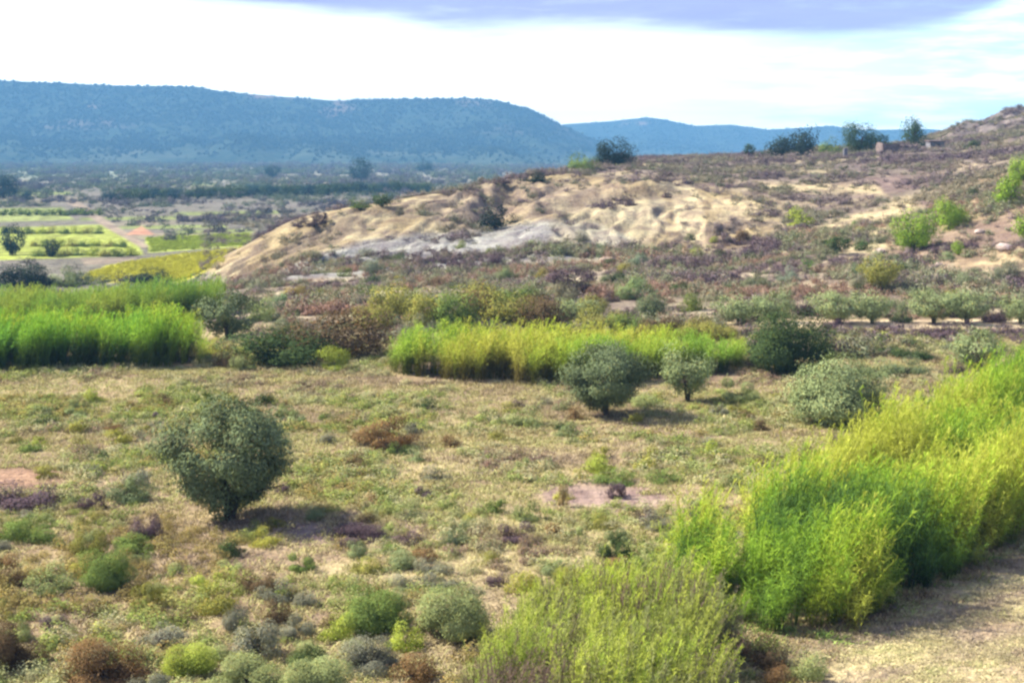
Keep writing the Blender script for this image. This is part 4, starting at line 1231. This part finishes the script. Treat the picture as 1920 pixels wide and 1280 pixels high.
for m_ in mids:
    keyed.setdefault((m_[4], m_[5]), []).append(m_)
for (a, b), L in keyed.items():
    L.sort(key=lambda q_: q_[6])
    for i, (x_, d_, w_, c_, _a, _b, _d) in enumerate(L):
        o = link('heath_bush', CROWN[random.choice(('bush', 'round')), 'lo' if w_ * F / d_ < 34 else 'mid'][random.randrange(NV)], label=a + (' ' + b if i == 0 else f', {NTH[i]} one {b}'), category='shrub', group='single bushes on the broken ground')
        o.location = (x_, d_, float(height(np.array([x_]), np.array([d_]))[0]) - .05)
        o.scale = (w_, w_, w_ * random.uniform(.5, .8)); o.rotation_euler[2] = random.uniform(0, 6.28)
        o.color = tuple(v * random.uniform(.85, 1.15) for v in G[c_]) + (1,)

# broken ground beyond the reeds: purple-grey scrub
x, d, px = sample(28000, -160, 2080, 88, 172)
q = fbm(x / 7, d / 6, 621, 4)
val_ = height(x, d) < -2.2
dirt = ((d > 98.8) & (d < 105.3) & (px > 1350)) | ((px > 480) & (px < 560) & (d > 112) & (d < 128) & (np.abs(px - (485 + (d - 112) * 4)) < 16)) | (np.abs(d - 128.5 + (px - 600) * .006) < 1.6) & (px > 590) & (px < 905)
keep = ~dirt & ((d > 97) | ((px > 1400) | ((px > 380) & (px < 725))) & (RNG.random(len(x)) < .6)) & (RNG.random(len(x)) < .08 + .7 * sstep(.40, .58, q)) & ~((px < 412) & (d < 123)) & clear(x, d, 0) & ~(val_ & (px < 480) & (RNG.random(len(x)) < .8))
x, d, px, q = x[keep], d[keep], px[keep], q[keep]
BP = [(.10, .07, .085), (.16, .12, .13), (.21, .165, .15), (.20, .20, .12), (.16, .19, .10), (.27, .27, .17), (.25, .16, .12)]
wd = RNG.uniform(.5, 1.5, len(x)) * (.8 + .5 * sstep(.4, .7, fbm(x / 9, d / 9, 622, 2)))
place('heath_scrub', 'purple-grey heath scrub covering the broken ground beyond the reeds', x, d, wd, wd * RNG.uniform(.45, .85, len(x)), pal(fbm(x / 9, d / 7, 623, 4) * 2.2 - .6, BP, .2), SCRUB, 'scrub')
# hill and plateau
x, d, px = sample(42000, 380, 2080, 168, 420)
PYs = HY + F * (CAM_H - height(x, d)) / d
bare = poly_sd(px, PYs, [(380, 560), (420, 486), (480, 440), (560, 400), (640, 384), (800, 362), (880, 350), (960, 400), (1040, 345), (1180, 318), (1290, 350), (1330, 350), (1420, 365), (1470, 380), (1460, 440), (1330, 474), (1180, 482), (1000, 488), (850, 500), (700, 512), (560, 530)])
bare2 = poly_sd(px, PYs, [(1470, 450), (1560, 415), (1640, 392), (1700, 368), (1730, 385), (1700, 430), (1690, 470), (1600, 490), (1540, 470)])
q = fbm(x / 9, d / 9, 631, 4)
rocky = (px > 1790) & (d > 335)
pr = .08 + .72 * sstep(.38, .56, q)
isbare = (bare < 3) & (d < 262); isb2 = (bare2 < 3) & (d < 300)
pr = np.where(isbare, .025 + .5 * sstep(.54, .64, fbm(x / 7, d / 9, 635, 3)) + .12 * sstep(222, 240, d), pr); pr = np.where(isb2, .14, pr); pr = np.where(rocky, pr * .6, pr)
pr = np.where((px < 1050) & (d > 250), pr * .5, pr)
keep = (RNG.random(len(x)) < pr) & clear(x, d, 0)
x, d, px, q = x[keep], d[keep], px[keep], q[keep]
HP = [(.10, .075, .095), (.15, .115, .13), (.19, .155, .155), (.20, .165, .14), (.18, .175, .12), (.14, .155, .10), (.25, .22, .15)]
wd = RNG.uniform(.6, 1.9, len(x))
place('hill_scrub', 'dull purple and olive scrub on the clay hill, plateau and hillside', x, d, wd, wd * RNG.uniform(.4, .75, len(x)), pal(fbm(x / 14, d / 12, 633, 4) * 2.2 - .6, HP, .2), SCRUB, 'scrub')
# valley floor
x, d, px = sample(60000, -160, 1150, 150, 2000)
z = height(x, d); PYs = HY + F * (CAM_H - z) / d
fld = poly_sd(px, PYs, [(-60, 394), (140, 388), (300, 462), (480, 436), (480, 470), (340, 530), (160, 520), (130, 490), (-60, 490)])
q = fbm(x / 18, d / 22, 641, 4)
keep = (z < -2.5) & (fld > 3) & (RNG.random(len(x)) < (.06 + .6 * sstep(.44, .60, q)) * (1 - .6 * sstep(800, 1200, d))) & clear(x, d, 0)
x, d, q = x[keep], d[keep], q[keep]
wd = RNG.uniform(.8, 2.4, len(x)) * (1 + d / 600)
place('valley_scrub', 'bluish scrub scattered over the valley floor', x, d, wd, wd * RNG.uniform(.4, .8, len(x)), pal(fbm(x / 30, d / 40, 643, 3) * 2.2 - .6, [(.08, .075, .10), (.13, .115, .125), (.14, .17, .10), (.09, .12, .08)], .2), SCRUB, 'scrub')
# vines of the yellow field
x, d, px = sample(14000, 100, 500, 150, 330)
z = height(x, d); PYs = HY + F * (CAM_H - z) / d
f1 = poly_sd(px, PYs, [(158, 518), (205, 498), (330, 478), (462, 464), (470, 472), (400, 500), (345, 526), (170, 528)])
f2 = poly_sd(px, PYs, [(275, 446), (465, 438), (476, 458), (285, 472)])
keep = (z < -1.5) & ((f1 < 0) | (f2 < 0)); x, d, f1_ = x[keep], d[keep], f1[keep]
d = np.round(d / 1.6) * 1.6 + RNG.normal(0, .12, len(d))
tint = np.where((f1_ < 0)[:, None], np.array([[.38, .38, .045]]), np.array([[.26, .33, .05]]))
place('field_vines', 'low yellow-green leafy rows of the valley field', x, d, RNG.uniform(.6, 1.1, len(x)), RNG.uniform(.3, .6, len(x)), tint, CUSH, 'crop')

# woods on the mountains
for V_, nm, nn, lb in ((MV_A, 'mountain_woods', 42000, 'dark pine woods covering the big left mountain'), (MV_B, 'far_mountain_woods', 16000, 'dark woods covering the far mountain range')):
    r_, c_, _ = V_.shape
    u = RNG.uniform(0, 62, nn); v = RNG.uniform(0, c_ - 1.01, nn)
    i = u.astype(int); j = v.astype(int); fu = (u - i)[:, None]; fv = (v - j)[:, None]
    P_ = (V_[i, j] * (1 - fv) + V_[i, j + 1] * fv) * (1 - fu) + (V_[i + 1, j] * (1 - fv) + V_[i + 1, j + 1] * fv) * fu
    q = fbm(P_[:, 0] / 120, P_[:, 1] / 160, 651, 4)
    keep = RNG.random(nn) < (.25 + .75 * sstep(.38, .52, q)) * (.08 + .92 * sstep(0, 26, P_[:, 2]))
    P_ = P_[keep]; m = len(P_)
    s = RNG.uniform(3, 6, m)
    scatter(nm, P_ - np.array([0, 0, .5]), np.stack([np.zeros(m), np.zeros(m), RNG.uniform(0, 6.28, m)], 1), np.stack([s, s, s * RNG.uniform(.6, 1, m)], 1),
            pal(RNG.random(m), [(.022, .04, .028), (.045, .06, .035), (.06, .075, .04)]), MAQUIS, label=lb, category='woods', kind='stuff')


# ------------------------------------------------------------------ small buildings and stones
def box_mesh(name, sx, sy, sz, mat, rough=0.0, seed=0, sub=1):
    """a box standing on z = 0 with uneven masonry edges"""
    r = random.Random(seed)
    import bmesh
    bm = bmesh.new()
    bmesh.ops.create_cube(bm, size=1)
    for v in bm.verts:
        v.co.x *= sx; v.co.y *= sy; v.co.z = (v.co.z + .5) * sz
    if sub > 0:
        bmesh.ops.subdivide_edges(bm, edges=bm.edges[:], cuts=sub, use_grid_fill=True)
    for v in bm.verts:
        v.co.x += r.uniform(-1, 1) * rough; v.co.y += r.uniform(-1, 1) * rough
        if v.co.z > .01:
            v.co.z += r.uniform(-1, 1) * rough * (2.5 if v.co.z > sz * .95 else 1)
    me_ = bpy.data.meshes.new(name); bm.to_mesh(me_); bm.free()
    me_.materials.append(mat)
    return me_


# roofless pink ruin on the skyline
x_, y_, z_ = ground(1688, 287, dmin=200, dmax=420)
ruin = link('ruined_house', None, label='roofless pinkish stone ruin on the skyline before the round-headed tree', category='ruin', loc=(x_, y_, z_ - .3))
wd_ = 68 * y_ / F; ht = 2.1
a = link('wall', box_mesh('wall', wd_ * .46, .5, ht, M_PINK, .10, 1, 3), ruin, (-wd_ * .26, 0, 0))
a = link('wall', box_mesh('wall', wd_ * .36, .5, ht * .85, M_PINK, .14, 2, 3), ruin, (wd_ * .29, 0, 0))
a = link('wall', box_mesh('wall', wd_, .5, ht * .9, M_PINK, .12, 3, 3), ruin, (0, 5, 0))
a = link('wall', box_mesh('wall', .5, 4.4, ht * 1.05, M_PINK, .12, 4, 3), ruin, (-wd_ * .5 + .25, 2.5, 0))
a = link('wall', box_mesh('wall', .5, 4.4, ht * .7, M_PINK, .12, 5, 3), ruin, (wd_ * .5 - .25, 2.5, 0))
# small shed with a dark window
x_, y_, z_ = ground(1757, 281, dmin=200, dmax=420)
shed = link('farm_shed', None, label='small pale shed with a dark opening right of the pink ruin', category='shed', loc=(x_, y_, z_ - .2))
sw = 26 * y_ / F
link('wall', box_mesh('wall', sw, .3, 1.9, M_WHITE, .02, 6), shed)
link('wall', box_mesh('wall', sw, .3, 1.9, M_WHITE, .02, 7), shed, (0, 3, 0))
link('wall', box_mesh('wall', .3, 2.7, 1.9, M_WHITE, .02, 8), shed, (-sw / 2 + .15, 1.5, 0))
link('wall', box_mesh('wall', .3, 2.7, 1.9, M_WHITE, .02, 9), shed, (sw / 2 - .15, 1.5, 0))
rf = link('roof', box_mesh('roof', sw + .5, 3.9, .22, M_TILE, .02, 10), shed, (0, 1.5, 1.93)); rf.rotation_euler[0] = .06
link('window', box_mesh('window', .9, .12, .9, M_DARK, 0, 11), shed, (.1, -.17, .6))
# whitewashed marker post
x_, y_, z_ = ground(1585, 294, dmin=200, dmax=420)
link('boundary_post', box_mesh('boundary_post', .75, .75, 1.9, M_WHITE, .03, 12), label='short whitewashed post on the skyline below the widest dark tree', category='post', loc=(x_, y_, z_ - .1))
# low pale walls at the foot of the clay hill
for i, (px, py, w, h, lb) in enumerate(((1140, 499, 30, 17, 'pale yellow block of old wall at the foot of the clay hill'), (1167, 499, 18, 11, 'smaller pale wall block right of the yellow one'), (1064, 499, 34, 7, 'low pale wall line left of the yellow wall block'))):
    x_, y_, z_ = ground(px, py)
    link('low_wall', box_mesh('low_wall', w * y_ / F, .8, h * y_ / F, M_STONE, .07, 20 + i, 3), label=lb, category='wall', loc=(x_, y_, z_ - .1))


def boulder(seed):
    import bmesh
    bm = bmesh.new(); bmesh.ops.create_icosphere(bm, subdivisions=2, radius=.5)
    r = np.random.default_rng(seed)
    pl = r.normal(size=(9, 3)); pl /= np.linalg.norm(pl, axis=1)[:, None]
    for v in bm.verts:
        c_ = np.array(v.co)
        for p in pl:
            k_ = c_ @ p
            if k_ > .36: c_ -= p * (k_ - .36)
        v.co = c_ + r.normal(size=3) * .012
    me_ = bpy.data.meshes.new('boulder'); bm.to_mesh(me_); bm.free(); me_.materials.append(M_ROCK)
    return me_


BO = [boulder(i) for i in range(4)]
for i, (px, py, w, lb) in enumerate(((1885, 470, 40, 'pinkish boulder outcrop below the pine at the right edge'), (1725, 520, 34, 'pale grey boulder under the largest hillside pine'), (1838, 438, 22, 'small tan boulder above the pinkish outcrop'),
                                     (1760, 500, 22, 'flat tan boulder right of the pale grey one'), (1650, 476, 26, 'tan boulder on the pale slope left of the largest pine'))):
    x_, y_, z_ = ground(px, py); w_ = w * y_ / F
    o = link('boulder', BO[i % 4], label=lb, category='boulder', loc=(x_, y_, z_ + w_ * .1)); o.scale = (w_, w_ * .8, w_ * .6); o.rotation_euler[2] = i * 1.3

# ------------------------------------------------------------------ air
hz = box_mesh('haze', 42000, 5900, 182, None, 0, 0, 0)
hz.materials.clear()
mh = bpy.data.materials.new('haze'); mh.use_nodes = True
t = NT(mh.node_tree)
o_ = t.n('ShaderNodeOutputMaterial'); pv = t.n('ShaderNodeVolumePrincipled')
pv.inputs['Color'].default_value = (0.20, 0.50, 0.86, 1)
pv.inputs['Density'].default_value = 0.00023
pv.inputs['Anisotropy'].default_value = 0.0
t.l(pv.outputs[0], o_.inputs['Volume'])
hz.materials.append(mh)
link('haze', hz, loc=(0, 2280, -22), kind='stuff')
